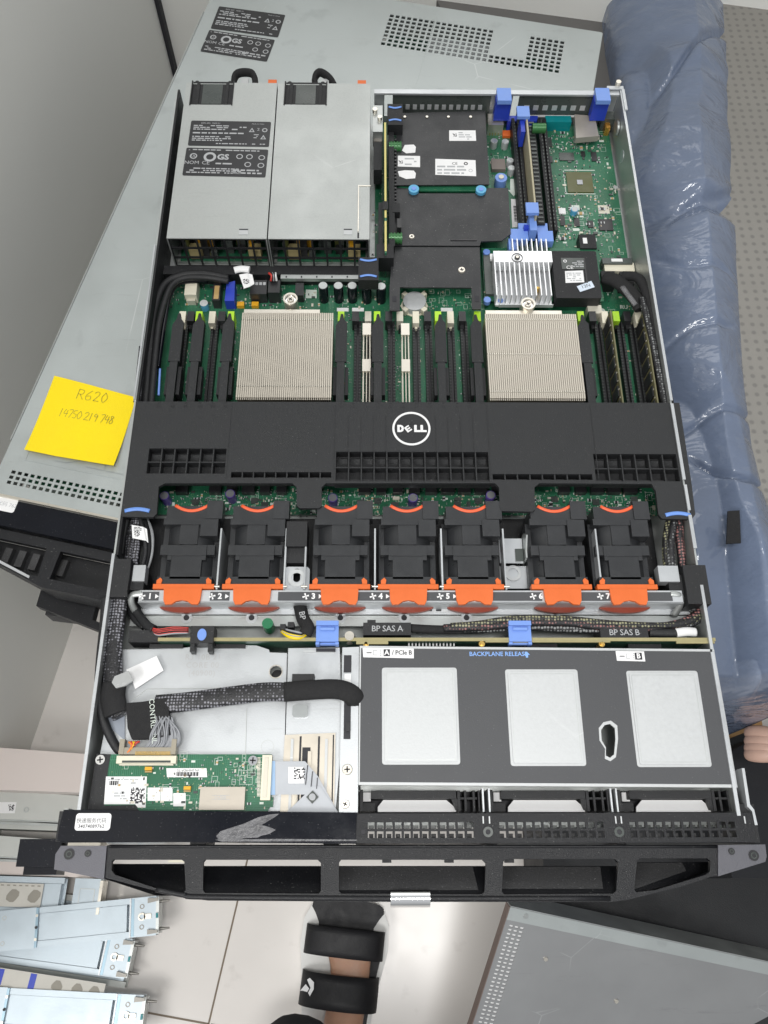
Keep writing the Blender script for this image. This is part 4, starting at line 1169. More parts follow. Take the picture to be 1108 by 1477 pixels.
m_ = cable('c', [([(936, 912, .036), (960, 913, .036), (975, 913, .036)], .0036, black, .8), ([(975, 913, .037), (990, 911, .036), (1003, 912, .034)], .0034, white, .7)], '')
m_.build('taped_lead', label='short black lead ending in white tape beside the BP SAS B connector', cat='cable')
# power lead with yellow wires
m_ = cable('c', [([(424, 856, .022), (432, 872, .030), (437, 892, .036), (444, 905, .040), (440, 915, .040)], .0048, velcro, .6)], '')
q = P(436, 888, .0400); m_.text('BP', q.x, q.y, .0405, .0042, greyink, R(-78))
o = m_.build('power_cable', label='short black lead printed BP with yellow and grey wires looping at the upright board', cat='cable')
m_ = MB()
for k in range(7): m_.tube([P(443 - k, 915, .038), P(432, 921 - k * 1.4, .040 + k * .0003), P(417, 919 - k * 1.6, .040), P(406, 911 - k * .8, .036)], .0009, (yelw, yelw, gryw, yelw, velcro, velcro, gryw)[k], 8)
m_.build('wires', o)
m_ = MB(); m_.pbox(404, 900, 412, 908, .030, .040, black); m_.pbox(415, 897, 424, 905, .030, .038, black); m_.bev(.0006, 1); m_.build('plug', o)
# left: power and signal bundle from shroud to the front
m_ = cable('c', [
    ([(190, 746, .026), (188, 775, .026), (186, 805, .026), (182, 830, .024)], .0030, braid_w, 1),
    ([(198, 746, .030), (198, 775, .030), (196, 800, .030), (192, 830, .028)], .0032, braid_w, 1),
    ([(206, 747, .028), (213, 770, .028), (214, 795, .028), (206, 825, .028), (200, 850, .026)], .0026, black, 1),
    ([(211, 748, .026), (219, 770, .027), (218, 800, .027), (210, 825, .026)], .0016, greyink, 1),
    ([(202, 747, .034), (208, 770, .034), (210, 797, .033), (203, 825, .032)], .0018, black, 1),
    ([(184, 748, .030), (178, 775, .030), (174, 800, .030)], .0022, black, 1)], '')
o = m_.build('cable_bundle', label='black braided cable bundle with white paper tag between left wall and first fan', cat='cable')
m_ = MB(); z = .0365; m_.poly([(190, 757), (207, 760), (211, 780), (191, 776)], z, z + .0004, white); m_.poly([(207, 760.2), (212, 763), (214, 783), (211, 780.2)], z - .001, z - .0006, white); qr(m_, *at(193, 774, z)[:2], .0045, z + .0004, n=9); lines(m_, *inpx(193, 760, 205, 766, z), z + .0004, 3, ink, .6)
m_.build('paper_tag', o)
m_ = cable('c', [
    ([(172, 858, .034), (168, 890, .034), (163, 930, .035), (163, 975, .036), (166, 1010, .036), (176, 1032, .036)], .0068, braid_w, .55),
    ([(152, 862, .030), (150, 900, .030), (145, 950, .032), (143, 990, .033), (147, 1030, .034), (160, 1064, .032), (173, 1085, .028)], .0032, black, 1)], '')
m_.tube([P(166, 985, .0385), P(163, 1005, .0385), P(168, 1030, .0385)], .0085, velcro, 12, .35)
o = m_.build('cable_sleeve', label='wide braided sleeve with a thin black cable running forward along the left wall', cat='cable')
m_ = cable('c', [([(192, 842, .030), (190, 862, .028), (196, 880, .028), (210, 900, .032), (222, 908, .035)], .0034, black, .8), ([(186, 846, .026), (184, 868, .025), (192, 890, .027), (208, 905, .031)], .0024, black, .8)], '')
m_.pbox(186, 909, 232, 926, .020, .036, black)
o = m_.build('fan_cable', label='black cable ending in red and black wires at the left end of the upright board', cat='cable')
m_ = MB()
rd = random.Random(4)
for k in range(9): m_.tube([P(212 + k, 903 + k * .8, .034), P(228, 908 + k * 1., .037), P(250, 905 + k * 1.1, .038), P(272, 906 + k * .9, .036)], .0007, (redw, velcro, redw, velcro, redw, velcro, velcro, redw, gryw)[k], 6)
m_.build('wires', o)

# rear-left black loom
m_ = cable('c', [
    ([(330, 402, .020), (300, 396, .022), (270, 396, .022), (246, 404, .022), (232, 420, .024), (222, 455, .026), (216, 510, .028), (212, 560, .028), (209, 590, .028)], .0034, black, 1),
    ([(330, 406, .024), (300, 401, .026), (268, 401, .026), (250, 410, .027), (240, 428, .029), (230, 465, .030), (224, 515, .031), (220, 560, .031), (218, 585, .031)], .0026, black, 1),
    ([(300, 405, .018), (262, 407, .020), (246, 424, .022), (238, 460, .024), (232, 500, .025), (228, 530, .025)], .0022, black_g, 1)], '')
m_.tube([P(206, 500, .036), P(202, 540, .036), P(198, 580, .036)], .0032, braid_w, 10, .6)
m_.tube([P(231, 532, .028), P(230, 550, .028), P(229, 570, .028)], .0010, blue, 8)
m_.build('cable_loom', label='black cable loom bending from the power supplies down along the left wall', cat='cable')
m_ = MB(); z = .030
T = None
m_.tube([P(338, 390, z), P(348, 388, z), P(360, 389, z)], .0034, white, 10, .7); m_.poly([(345, 396), (357, 394), (361, 413), (352, 416)], z - .001, z - .0006, white); m_.poly([(357, 394), (364, 396), (367, 409), (361, 413)], z - .0018, z - .0014, white)
qr(m_, *at(350, 409, z)[:2], .0055, z - .0006, n=9)
m_.build('cable_tag', label='curled white paper tag in front of the left power supply', cat='tag')
m_ = MB()
for k, m in enumerate((redw, velcro, gryw, velcro, whw)): m_.tube([P(388 + k * 2.4, 394 - (k % 2), .024), P(392 + k * 1.4, 398, .026), P(391 + k * 2, 405, .022)], .0011, m, 8)
m_.build('power_lead', label='short red, grey and black wires plugged in beside the curled paper tag', cat='cable')
# right rear loom with tape
m_ = MB()
m_.tube([P(872, 400, .018), P(888, 405, .022), P(905, 418, .026), P(918, 432, .028), P(926, 446, .028)], .0072, velcro, 12, .55)
m_.tube([P(898, 398, .022), P(918, 400, .028), P(930, 415, .031), P(940, 450, .032), P(950, 500, .032), P(960, 560, .032), P(966, 590, .032)], .0046, velcro, 12, .8)
m_.tube([P(926, 430, .034), P(936, 470, .0345), P(947, 520, .0345), P(957, 570, .0345), P(962, 592, .0345)], .0030, braid_g, 12, .8)
m_.tube([P(940, 452, .028), P(955, 520, .028), P(966, 575, .028), P(970, 592, .028)], .0022, black_g, 12)
m_.tube([P(898, 414, .030), P(908, 428, .034), P(917, 440, .033)], .0026, tape, 10, .6)
m_.build('cable_loom', label='taped black loom with grey braid bending from the rear connector down the right wall', cat='cable')

# ================================================================== FRONT LEFT BAY
z = .0300
m_ = MB()
s1 = [(176, 937), (241, 936), (270, 934), (294, 930), (370, 931), (388, 937), (389, 941), (414, 942), (408, 1170), (128, 1170), (150, 1060)]
hc = at(398, 969, z); ho = [(hc.x + .0043 * math.cos(-a * .5236), hc.y + .0043 * math.sin(-a * .5236)) for a in range(12)]
m_.loops([[at(u, v, z)[:2] for u, v in s1], ho], z - .0012, z, steel)
hd = at(386, 1077, z); m_.ring(hd.x, hd.y, z + .00005, z + .0002, .0045, .0042, steel_side)
m_.ring(hc.x, hc.y, z + .0001, z + .0009, .0049, .0043, nickel); m_.cyl(hc.x, hc.y, .012, .018, .0043, chip)
for a in ((189, 1012, 213, 994), (213, 994, 345, 992), (356, 1022, 354, 1088)):
    p, q = at(a[0], a[1], z), at(a[2], a[3], z); strip(p, q, .0004, m_, z + .00002, steel_side)
q = at(300, 962, z + .0001)
fm = mat('faint_stamp', (.50, .50, .50), .6, .3)
for k, t_ in enumerate(('R3 10B 21', 'CORE 00', '(40900)')): m_.text(t_, q.x - .004, q.y + .007 - k * .0058, z + .0001, .0040, fm, sp=1.1)
m_.bev(.0002, 1, 50) if False else None
m_.build('bay_sheet', server)
m_ = MB(); m_.poly([(416, 935), (490, 934), (494, 1062), (484, 1170), (409, 1170)], z - .0016, z + .0016, steel)
m_.poly([(494, 934), (518, 933), (516, 1172), (489, 1172)], .0382, .0400, steel)
m_.box(at(494, 1000, .038).x, at(494, 1000, .038).x + .0012, at(500, 1172, .038).y, at(500, 936, .038).y, .030, .0380, steel_side)
for a in ((496, 945, 507, 970, ink), (497, 972, 506, 984, white), (496, 1010, 506, 1066, ink)): m_.pbox(a[0], a[1], a[2], a[3], .0401, .0403, a[4])
m_.pbox(499, 1042, 505, 1055, .0404, .042, chip); m_.pbox(438, 937, 482, 941, z + .0018, z + .003, bright); m_.pbox(456, 935, 484, 940, z + .0031, z + .0036, ink)
m_.pscrew(501, 1110, .0401, .0036); m_.pscrew(498, 1160, .0401, .003)
m_.bev(.0003, 1, 40); m_.build('bay_rail', server)
# ribbed card guide
m_ = MB(); zg = z + .0030
m_.poly([(411, 1060), (484, 1057), (482, 1172), (404, 1172)], zg - .001, zg, fin_m)
for (u, w, v0, m) in ((420, 4, 1066, bright), (432, 3, 1062, ink), (441, 12, 1078, ink), (446, 5, 1084, fin_m), (459, 3, 1062, ink), (470, 4, 1066, bright), (480, 2, 1060, ink), (428, 2, 1100, beige)):
    x = at(u, 1115, zg).x; m_.box(x - w * .00023, x + w * .00023, at(u, 1170, zg).y, at(u, v0, zg).y, zg + .0001 + (.0003 if m is not ink else 0), zg + (.001 if m is not ink else .0002) + (.0006 if u == 446 else 0), m)
m_.build('card_guide', server)
m_ = MB(); m_.pbox(421, 972, 453, 1004, z + .0018, z + .010, black); m_.bev(.0015, 2)
m_.build('cable_clip', server)
m_ = MB(); m_.loops([prr(422, 1016, 444, 1034, z + .005, .002)], z + .0018, z + .005, mat('clear_hook', (.36, .38, .38), .2)); m_.bev(.0010, 2); m_.build('clear_hook', server)
m_ = MB(); q = P(488, 1155, z)
# status bar board
cbd = thing('control_board', at(270, 1130, .031), 'green control panel board with white stickers and metal canned chip in the left front bay', 'circuit board')
zc = .0345
m_ = MB(); m_.poly([(158, 1088), (392, 1088), (392, 1160), (386, 1170), (150, 1170)], zc - .0016, zc, green)
m_.pbox(388, 1150, 394, 1164, zc - .001, zc - .0001, green); m_.build('board', cbd)
m_ = MB(); smd(m_, 155, 1092, 385, 1168, zc, 150, 50, .9, 26); smd(m_, 330, 1100, 372, 1140, zc, 120, 52, .7, 14); smd(m_, 200, 1110, 300, 1165, zc, 60, 53, .8); m_.build('surface_components', cbd, kind='stuff')
m_ = MB(); m_.pbox(288, 1135, 353, 1168, zc, zc + .0028, mat('can_metal', (.46, .42, .36), .4, .5)); m_.bev(.0004, 1); q = at(318, 1150, zc + .0029); m_.text('i-USB', q.x, q.y, zc + .0028, .0024, greyink)
for a in ((306, 1147, 331, 1147.5), (306, 1153, 331, 1153.5)): m_.pbox(a[0], a[1], a[2], a[3], zc + .00285, zc + .0029, greyink)
m_.build('metal_can', cbd)
m_ = MB(); z5 = zc + .0001
quadlabel(m_, [(153, 1120), (212, 1120), (210, 1165), (199, 1165), (195, 1160), (150, 1160)], z5); z6 = z5 + .0002
qr(m_, *at(187, 1159, z6)[:2], .0095, z6, n=13, seed=8); lines(m_, *inpx(156, 1123, 208, 1126, z6), z6, 1, greyink, .6, 3)
for k in range(8): q = at(158 + k * 1.6, 1129, z6); m_.box(q.x, q.x + .0004 * (1 + k % 2), q.y - .0016, q.y + .0012, z6, z6 + .00005, ink)
lines(m_, *inpx(163, 1142, 184, 1158, z6), z6, 4, greyink, .4, 5); lines(m_, *inpx(176, 1127, 206, 1132, z6), z6, 1, greyink, .4, 6)
for a in ((213, 1136, 231, 1155), (231.6, 1136, 249, 1155.5), (250, 1144, 268, 1163)): quadlabel(m_, [(a[0], a[1]), (a[2], a[1]), (a[2], a[3]), (a[0], a[3])], z5)
quadlabel(m_, [(240, 1108), (298, 1108), (299, 1121), (241, 1121)], z5 + .0002)
q = at(272, 1111, z5); m_.text('VN 0HH9DP TS', q.x, q.y, z5 + .0004, .0016, ink, R(180)); 
for k in range(22):
    q = at(254 + k * 1.5, 1116.5, z5 + .0005); m_.box(q.x, q.x + .0003 + .0002 * (k * 7 % 3), q.y - .0013, q.y + .0013, z5 + .0004, z5 + .00046, ink)
m_.build('white_stickers', cbd)
m_ = MB(); m_.pbox(168, 1090, 254, 1101, zc, zc + .005, cream); m_.pbox(176, 1097, 246, 1100, zc + .0051, zc + .0054, chipg); m_.pbox(172, 1101, 250, 1104, zc, zc + .002, beige); m_.bev(.0005, 1); m_.build('header', cbd)
m_ = MB(); m_.pbox(377, 1089, 391, 1154, zc, zc + .0045, cream); m_.pbox(380, 1092, 386, 1150, zc + .0046, zc + .0050, beige)
for k in range(30): q = at(373.5, 1093 + k * 1.9, zc); m_.box(q.x - .0012, q.x + .0012, q.y - .0002, q.y + .0002, zc, zc + .0006, nickel)
m_.bev(.0004, 1); m_.build('ribbon_socket', cbd)
for u, v in ((145, 1096), (365, 1097)): m_ = MB(); q = at(u, v, zc + .001); m_.screw(q.x, q.y, zc + .0002, .0037, chrome, .0016); m_.build('screw', cbd)
for k, (u, v, m) in enumerate(((214, 1110, 'yellow_cap'), (270, 1138, 'yellow_cap'))):
    m_ = MB(); m_.pbox(u - 5, v - 4, u + 5, v + 1, zc, zc + .0025, MATS[m]); m_.pbox(u - 5, v + 2, u + 5, v + 4, zc, zc + .002, tan); m_.bev(.0003, 1); m_.build('tantalum_block', cbd)
m_ = MB(); m_.poly([(139, 1087), (160, 1088), (156, 1110), (150, 1162), (196, 1161), (201, 1170), (126, 1172)], zc - .005, zc + .0002, black); m_.bev(.0008, 2); m_.build('black_frame', cbd)
# ribbon
m_ = MB(); zr = zc + .002
m_.poly([(391, 1098), (440, 1098), (440, 1146), (391, 1146)], zr, zr + .0003, ffc); m_.poly([(390, 1097.5), (397, 1097.5), (397, 1146.5), (390, 1146.5)], zr + .0004, zr + .0006, ltbl)
m_.poly([(440, 1098), (442, 1100), (459, 1120), (488, 1172), (413, 1172), (440, 1146)], zr + .0004, zr + .0007, ffc)
m_.poly([(413, 1172), (440, 1146), (450, 1134), (462, 1134), (488, 1172)], zr + .0009, zr + .0012, MATS['ribbon_cable'])
q = at(451, 1150, zr); m_.cyl(q.x, q.y, zr + .0012, zr + .0020, .0042, chipg, 4); m_.cyl(q.x, q.y, zr + .0021, zr + .0032, .0022, chrome, 16)
m_.poly([(416, 1106), (439, 1106), (439, 1130), (416, 1130)], zr + .0005, zr + .0008, white); qr(m_, *at(424, 1124, zr)[:2], .0075, zr + .0008, n=9, seed=3)
for k in range(3):
    a, b = at(444 + k * 7, 1104 + k * 9, zr), at(441 + k * 8, 1132 + k * 3, zr); strip(a, b, .0005, m_, zr + .0008, ink)
m_.build('ribbon_cable', label='folded grey ribbon cable with blue end beside the green control board', cat='ribbon cable')

# control cable across the bay
m_ = MB(); zc2 = .0375
m_.tube([P(225, 1016, zc2), P(270, 1012, zc2 + .002), P(330, 1004, zc2 + .003), P(380, 998, zc2 + .003), P(414, 998, zc2 + .003)], .0066, braid_w, 16, .42)
o = m_.build('control_cable', label='wide flat braided cable with black taped ends crossing the left front bay', cat='cable')
m_ = MB(); m_.tube([P(410, 998, zc2 + .003), P(450, 995, zc2 + .004), P(485, 994, zc2 + .005), P(505, 1000, zc2 + .005), P(514, 1012, zc2 + .002), P(512, 1020, .030)], .0069, velcro, 16, .45)
m_.poly([(182, 1014), (206, 1012), (242, 1006), (246, 1060), (225, 1065), (190, 1066), (184, 1050)], zc2 - .001, zc2 + .0035, velcro)
m_.bev(.0010, 2, 40)
q = P(214, 1030, zc2 + .004); m_.text('CONTRL PNL', q.x + .0035, q.y - .0045, zc2 + .0037, .0036, silk, R(-80)); m_.build('tape_wrap', o)
m_ = MB(); rd = random.Random(6)
for k in range(26):
    t_ = k / 25; a = (228 + 18 * t_ + 6 * math.sin(k), 1036 + 3 * math.cos(k * 2), zc2 + .003); b = (218 + 40 * t_, 1056 + rd.uniform(-4, 4), zc2 + .004 + rd.uniform(-.002, .002)); e_ = (203 + 46 * t_, 1083, zc + .004)
    bb = (212 + 44 * t_ + 3, 1072, zc2 + .001 + rd.uniform(-.001, .001))
    m_.tube([P(*a), P(*b), P(*bb), P(*e_)], .00062, gryw, 6, 1, 4)
m_.build('wires', o)
m_ = MB(); m_.pbox(172, 1078, 253, 1088, zc, zc + .006, mat('tarnished_plug', (.33, .30, .24), .45, .5))
for u in (172, 247): m_.pbox(u, 1066, u + 7, 1088, zc, zc + .0065, MATS['tarnished_plug'])
for k in range(30): q = at(196 + k * 1.75, 1086, zc + .0062); m_.box(q.x - .0002, q.x + .0002, q.y - .0015, q.y + .001, zc + .0061, zc + .0064, gold)
m_.bev(.0004, 1); m_.build('plug', o)
m_ = MB()
for k in range(6): m_.tube([P(172 + k, 1084 + k, .0335), P(183 + k, 1086 - k, zc + .005), P(190 + k * 1.5, 1076 - k, zc + .006), P(186 + k * 3, 1070, zc + .005)], .0008, (orw, redw, yelw, orw, velcro, redw)[k], 6)
m_.build('orange_wires', label='short orange and red wires at the left end of the control board plug', cat='wire')
# tag label with clear clip
m_ = MB(); m_.poly([(182, 966), (226, 946), (236, 967), (195, 994), (192, 984)], z + .0035, z + .0040, white)
m_.build('paper_label', label='blank white paper label tilted on the silver sheet beside the braided sleeve', cat='label')
m_ = MB(); q = [at(u, v, .044)[:2] for u, v in ((162, 985), (166, 976), (176, 972), (186, 968), (192, 982), (180, 990), (168, 993))]
m_.loops([q], .0432, .0452, mat('grey_hook', (.42, .43, .43), .25, .2)); m_.bev(.0010, 2); m_.build('plastic_hook', label='translucent grey plastic hook holding the white paper label', cat='hook')
# folded clear film
m_ = MB(); m_.poly([(152, 1026), (180, 1020), (180, 1068), (162, 1052)], z + .001, z + .0014, mat('bluish_film', (.28, .31, .36), .2)); m_.build('film_scrap', label='small bluish plastic film scrap under the braided sleeve', cat='film')

# ================================================================== DRIVE BAY
bay = thing('drive_bay', at(790, 1040, .003), 'wide drive bay with dark grey cover showing three silver windows, at the right front', 'drive bay')
z = .0415
q4 = [(519, 931.5), (1030, 936.5), (1047, 1035), (1064, 1136), (517, 1132)]
m_ = MB()
ou = [at(u, v, z)[:2] for u, v in q4]
slot = [at(u, v, z)[:2] for u, v in ((872, 1046), (880, 1044), (887, 1050), (888, 1066), (886, 1088), (880, 1093), (874, 1090), (874, 1078), (868, 1068), (867, 1053))]
m_.loops([ou, slot[::-1]], z - .0012, z, bright)
m_.box(ou[4][0], ou[4][0] + .001, ou[4][1], ou[0][1], .004, z - .0013, steel); m_.box(ou[3][0] - .001, ou[3][0], ou[3][1], ou[1][1], .004, z - .0013, steel)
m_.build('cover_plate', bay)
m_ = MB(); ins = .0011
lab_o = [at(u, v, z)[:2] for u, v in ((521, 935), (1025, 940), (1043, 1035), (1060, 1131.5), (519, 1128))]
wins = []
for w_ in (((552, 963), (659, 963), (664, 1104), (550, 1102)), ((729, 965), (833, 966), (846, 1106), (736, 1104)), ((903, 967), (1006, 968), (1027, 1107), (919, 1106))):
    c4 = [at(u, v, z) for u, v in w_]; x0 = (c4[0].x + c4[3].x) / 2; x1 = (c4[1].x + c4[2].x) / 2; y1 = (c4[0].y + c4[1].y) / 2; y0 = (c4[2].y + c4[3].y) / 2
    wins.append((x0, x1, y0, y1))
sl2 = [(p[0] + (p[0] - sum(a[0] for a in slot) / 10) * .35, p[1] + (p[1] - sum(a[1] for a in slot) / 10) * .2) for p in slot]
m_.loops([lab_o] + [rr(a, b, c_, d, .0018, 3)[::-1] for a, b, c_, d in wins] + [sl2[::-1]], z + .0001, z + .0003, dkgrey); m_.build('dark_label', bay)
for a, b, c_, d in wins:
    m_ = MB(); m_.loops([rr(a + .0018, b - .0018, c_ + .0018, d - .0018, .0014, 3)], z + .0002, z + .0009, bright); m_.bev(.0007, 3, 40)
    m_.loops([rr(a + .0030, b - .0030, c_ + .0030, d - .0030, .0012, 3), rr(a + .0034, b - .0034, c_ + .0034, d - .0034, .0010, 3)[::-1]], z + .00091, z + .00096, steel_side); m_.build('raised_window', bay)
zt = z + .0003
m_ = MB()
quadlabel(m_, [(523, 934), (597, 935.5), (597, 949.5), (524, 948)], zt + .0002, white); mk = MB(); quadlabel(mk, [(888, 939), (929, 939.5), (931, 954), (890, 953)], zt + .0002, white); mk.build('printed_label', bay)
zz = zt + .0004
for u, t_ in ((558, 'A'), (921, 'B')):
    v = 941.5 if u < 700 else 946.5
    x0, x1, y0, y1 = inpx(u - 4.5, v - 5, u + 4.5, v + 5, zz); m_.box(x0, x1, y0, y1, zz, zz + .0001, ink); m_.text(t_, (x0 + x1) / 2, (y0 + y1) / 2, zz + .0001, .0036, white, off=.00015)
q = at(581, 941.5, zz); m_.text('/ PCIe B', q.x - .0005, q.y, zz, .0032, ink, off=.00008, sp=.95)
for u in (532, 897):
    q = at(u + 3, 941.5 if u < 700 else 946.5, zz); x, y = q.x, q.y
    m_.box(x - .003, x + .0005, y - .0003, y + .0003, zz, zz + .0001, ink); m_.box(x + .002, x + .0045, y - .0018, y - .0014, zz, zz + .0001, greyink); m_.box(x + .002, x + .0045, y + .0014, y + .0018, zz, zz + .0001, greyink)
    m_.box(x + .0016, x + .0020, y - .0018, y + .0018, zz, zz + .0001, greyink)
    for k in range(4): m_.box(x + .0065, x + .0074, y - .0024 + k * .0013, y - .0017 + k * .0013, zz, zz + .0001, greyink)
blp = mat('print_blue', (.22, .40, .80), .5)
q = at(719, 943.5, zt); m_.text('BACKPLANE RELEASE', q.x, q.y, zt, .0031, blp, off=.00006)
q = at(760, 944.5, zt); m_.loops([[(q.x - .0008, q.y - .002), (q.x + .0008, q.y - .002), (q.x + .0008, q.y), (q.x + .0022, q.y), (q.x, q.y + .0024), (q.x - .0022, q.y), (q.x - .0008, q.y)]], zt + .0001, zt + .0002, blp)
m_.build('printed_marks', bay)
# carriers seen in the gap
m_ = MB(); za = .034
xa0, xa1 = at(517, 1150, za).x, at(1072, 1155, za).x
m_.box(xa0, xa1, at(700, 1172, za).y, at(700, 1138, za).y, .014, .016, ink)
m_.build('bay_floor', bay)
for i, (u0, u1) in enumerate(((519, 692), (707, 878), (892, 1060))):
    dr = thing('drive_carrier', at((u0 + u1) / 2, 1155, .02), 'black drive carrier with a white label, ' + ('left of the three', 'middle one of the three', 'right one of the three')[i], 'drive carrier', 'drive carriers in the bay')
    m_ = MB(); m_.pbox(u0 + 16, 1140, u1 - 34, 1152, .020, .034, black); m_.pbox(u0, 1139, u0 + 4, 1170, .018, .034, black); m_.pbox(u0 + 4, 1158, u0 + 22, 1170, .018, .030, black)
    for k, (a, b) in enumerate(((-32, -28), (-22, -19), (-10, -7), (-2, 0))): m_.pbox(u1 + a, 1140, u1 + b, 1170, .018, .034, black)
    m_.pbox(u1 - 30, 1150, u1 - 4, 1153, .020, .033, black); m_.poly([(u1 - 42, 1150), (u1 - 34, 1150), (u1 - 26, 1168), (u1 - 34, 1168)], .02, .033, black)
    m_.bev(.0005, 1); m_.build('carrier_frame', dr)
    m_ = MB(); m_.poly([(u0 + 34, 1154), (u1 - 48, 1154), (u1 - 34, 1166), (u1 - 34, 1171), (u0 + 26, 1171), (u0 + 26, 1164)], .026, .028, white); m_.pbox(u0 + 5, 1143, u0 + 16, 1156, .024, .026, white)
    m_.bev(.0004, 1); m_.build('white_label', dr)
for u in (697, 706, 882, 890):
    m_ = MB(); m_.pbox(u - 1.2, 1137, u + 1.2, 1171, .010, .036, steel); m_.build('bay_divider', bay)
# perforated drive bezel strip
z = .0428
m_ = MB()
x0, x1 = at(513, 1195, z).x, at(1088, 1195, z).x; y0, y1 = at(700, 1216, z).y, at(700, 1173, z).y
cols = []
def grp(u0, u1, n, v0=1183, v1=1209):
    a, b = at(u0, 1196, z).x, at(u1, 1196, z).x; cols.append((a, b, n)); return a, b
grp(529, 685, 12); grp(719, 873, 12); grp(907, 1063, 12)
yh0, yh1 = at(700, 1210, z).y, at(700, 1184, z).y
m_.box(x0, x1, yh1, y1, z - .0016, z, speck if False else bezel_m); m_.box(x0, x1, y0, yh0, z - .0016, z, bezel_m)
e = x0
for a, b, n in cols: m_.box(e, a, yh0, yh1, z - .0016, z, bezel_m); m_.lattice(a, b, yh0, yh1, n, 2, .72, .74, z - .0016, z, bezel_m); e = b
m_.box(e, x1, yh0, yh1, z - .0016, z, bezel_m)
m_.box(x0, x1, y0, y0 + .0015, .004, z - .0018, bezel_m)
for a, b, n in cols:
    for k in range(n): m_.box(a + (b - a) * (k + .25) / n, a + (b - a) * (k + .75) / n, yh0 + .0005, yh0 + .0035, z - .009, z - .0060, speck)
    for k in range(n): m_.box(a + (b - a) * (k + .2) / n, a + (b - a) * (k + .8) / n, y1 - .009, y1 - .007, z - .009, z - .0060, chipg)
for u in (524, 704, 893): q = at(u, 1200, z); m_.ring(q.x, q.y, z + .0001, z + .0007, .0032, .0016, chipg if u > 600 else bezel_m); m_.cyl(q.x, q.y, z + .0001, z + .0003, .0015, ink)
for u in (697, 706, 888, 896, 1074): q = at(u, 1182, z); m_.box(q.x - .0004, q.x + .0004, q.y - .0025, q.y + .002, z + .0001, z + .0005, bright)
m_.build('perforated_front', bay)

# ================================================================== FRONT COVER, EARS
m_ = MB(); z = .0435
pc = [(92, 1168), (515, 1172), (513, 1217), (82, 1213), (86, 1190)]
m_.poly(pc, z - .0030, z, black_g); m_.box(at(82, 1213, z).x + .001, at(513, 1215, z).x - .001, at(300, 1215, z).y + .0002, at(300, 1215, z).y + .0016, .004, z - .0032, black_g)
m_.bev(.0010, 3, 35)
cov = m_.build('front_cover', server)
m_ = MB(); zz = z + .0001
quadlabel(m_, [at_ for at_ in ((112, 1172), (160, 1174), (159, 1199), (107, 1197))], zz, white)
c4 = prr(109, 1173, 160, 1198, z, .002)
m_ = MB(); m_.loops([c4], zz, zz + .0002, white)
q = at(131, 1184, zz); m_.text('快速服务代码', q.x + .0006, q.y, zz + .0002, .0023, ink, sp=1.0); q = at(131, 1192, zz); m_.text('34074089762', q.x + .0003, q.y, zz + .0002, .0021, ink, off=.00004, sp=1.05)
m_.build('service_sticker', cov)
m_ = MB(); m_.poly([(312, 1206), (318, 1199), (336, 1193), (352, 1188), (372, 1179), (388, 1175), (403, 1173.5), (396, 1179), (384, 1186), (377, 1190), (389, 1193), (398, 1197), (388, 1203), (378, 1205), (372, 1208), (352, 1209), (340, 1212), (324, 1213), (316, 1212)], zz, zz + .0002, tape)
m_.poly([(310, 1211), (400, 1210), (515, 1211), (515, 1213), (320, 1214)], zz + .0003, zz + .0005, tape); m_.build('peeled_tape', cov)
# ear: outer bracket parts
m_ = MB(); m_.pbox(83, 1170, 91, 1214, .008, .036, black); m_.pbox(92, 1166, 98, 1186, .02, .040, steel_side); m_.bev(.0006, 2); m_.build('ear_edge', server)
m_ = MB(); m_.pbox(1066, 1160, 1092, 1216, .008, .038, black); m_.poly([(1070, 1108), (1074, 1108), (1082, 1160), (1088, 1168), (1093, 1190), (1089, 1190), (1085, 1170), (1078, 1163)], .026, .042, steel); m_.bev(.0005, 1); m_.build('ear_edge', server)
m_ = MB(); m_.pbox(26, 1210, 87, 1250, .010, .034, black_g); m_.pbox(34, 1248, 82, 1262, .004, .020, black_g); m_.bev(.0012, 2); m_.build('ear_latch', server)
m_ = MB(); m_.pbox(98, 1213, 145, 1220, .020, .0345, nickel); m_.build('ear_screw_plate', server)

# ================================================================== FRONT BEZEL
bz_ = thing('front_bezel', at(590, 1260, .0), 'black hollow front bezel with five openings and grey metal ends', 'bezel')
z = .0400
oo = [(155, 1219), (1036, 1219), (1034, 1262), (985, 1278), (905, 1298), (880, 1301), (625, 1301), (560, 1301), (300, 1299), (262, 1294), (205, 1280), (152, 1266)]
wh = [[(164, 1240), (262, 1240), (266, 1243), (268, 1284), (264, 1288), (240, 1286), (166, 1262), (161, 1256), (161, 1243)],
      [(296, 1240), (458, 1240), (463, 1245), (463, 1285), (460, 1289), (296, 1288), (293, 1284), (293, 1244)],
      [(492, 1240), (696, 1240), (701, 1245), (699, 1286), (695, 1290), (492, 1289), (489, 1285), (489, 1244)],
      [(730, 1239), (887, 1239), (892, 1244), (889, 1285), (884, 1289), (727, 1290), (724, 1286), (726, 1243)],
      [(923, 1238), (1020, 1238), (1025, 1242), (1024, 1257), (1018, 1262), (945, 1284), (918, 1287), (915, 1284), (919, 1242)]]
m_ = MB()
m_.loops([[at(u, v, z)[:2] for u, v in oo]] + [[at(u, v, z)[:2] for u, v in w_][::-1] for w_ in wh], z - .0040, z, bezel_m)
m_.bev(.0012, 3, 35)
m_.build('bezel_frame', bz_)
m_ = MB(); lp = [(225, 1283), (265, 1291), (300, 1294), (560, 1296), (880, 1296)]
m_.tube([at(u, v, z + .0001) for u, v in lp], .0016, bezel_m, 10, .8, 4); m_.build('front_lip', bz_)
m_ = MB(); m_.tube([at(u, v, z - .0002) for u, v in ((158, 1221), (560, 1221), (1034, 1221))], .0011, bezel_m, 8, .8, 4); m_.build('rear_lip', bz_)
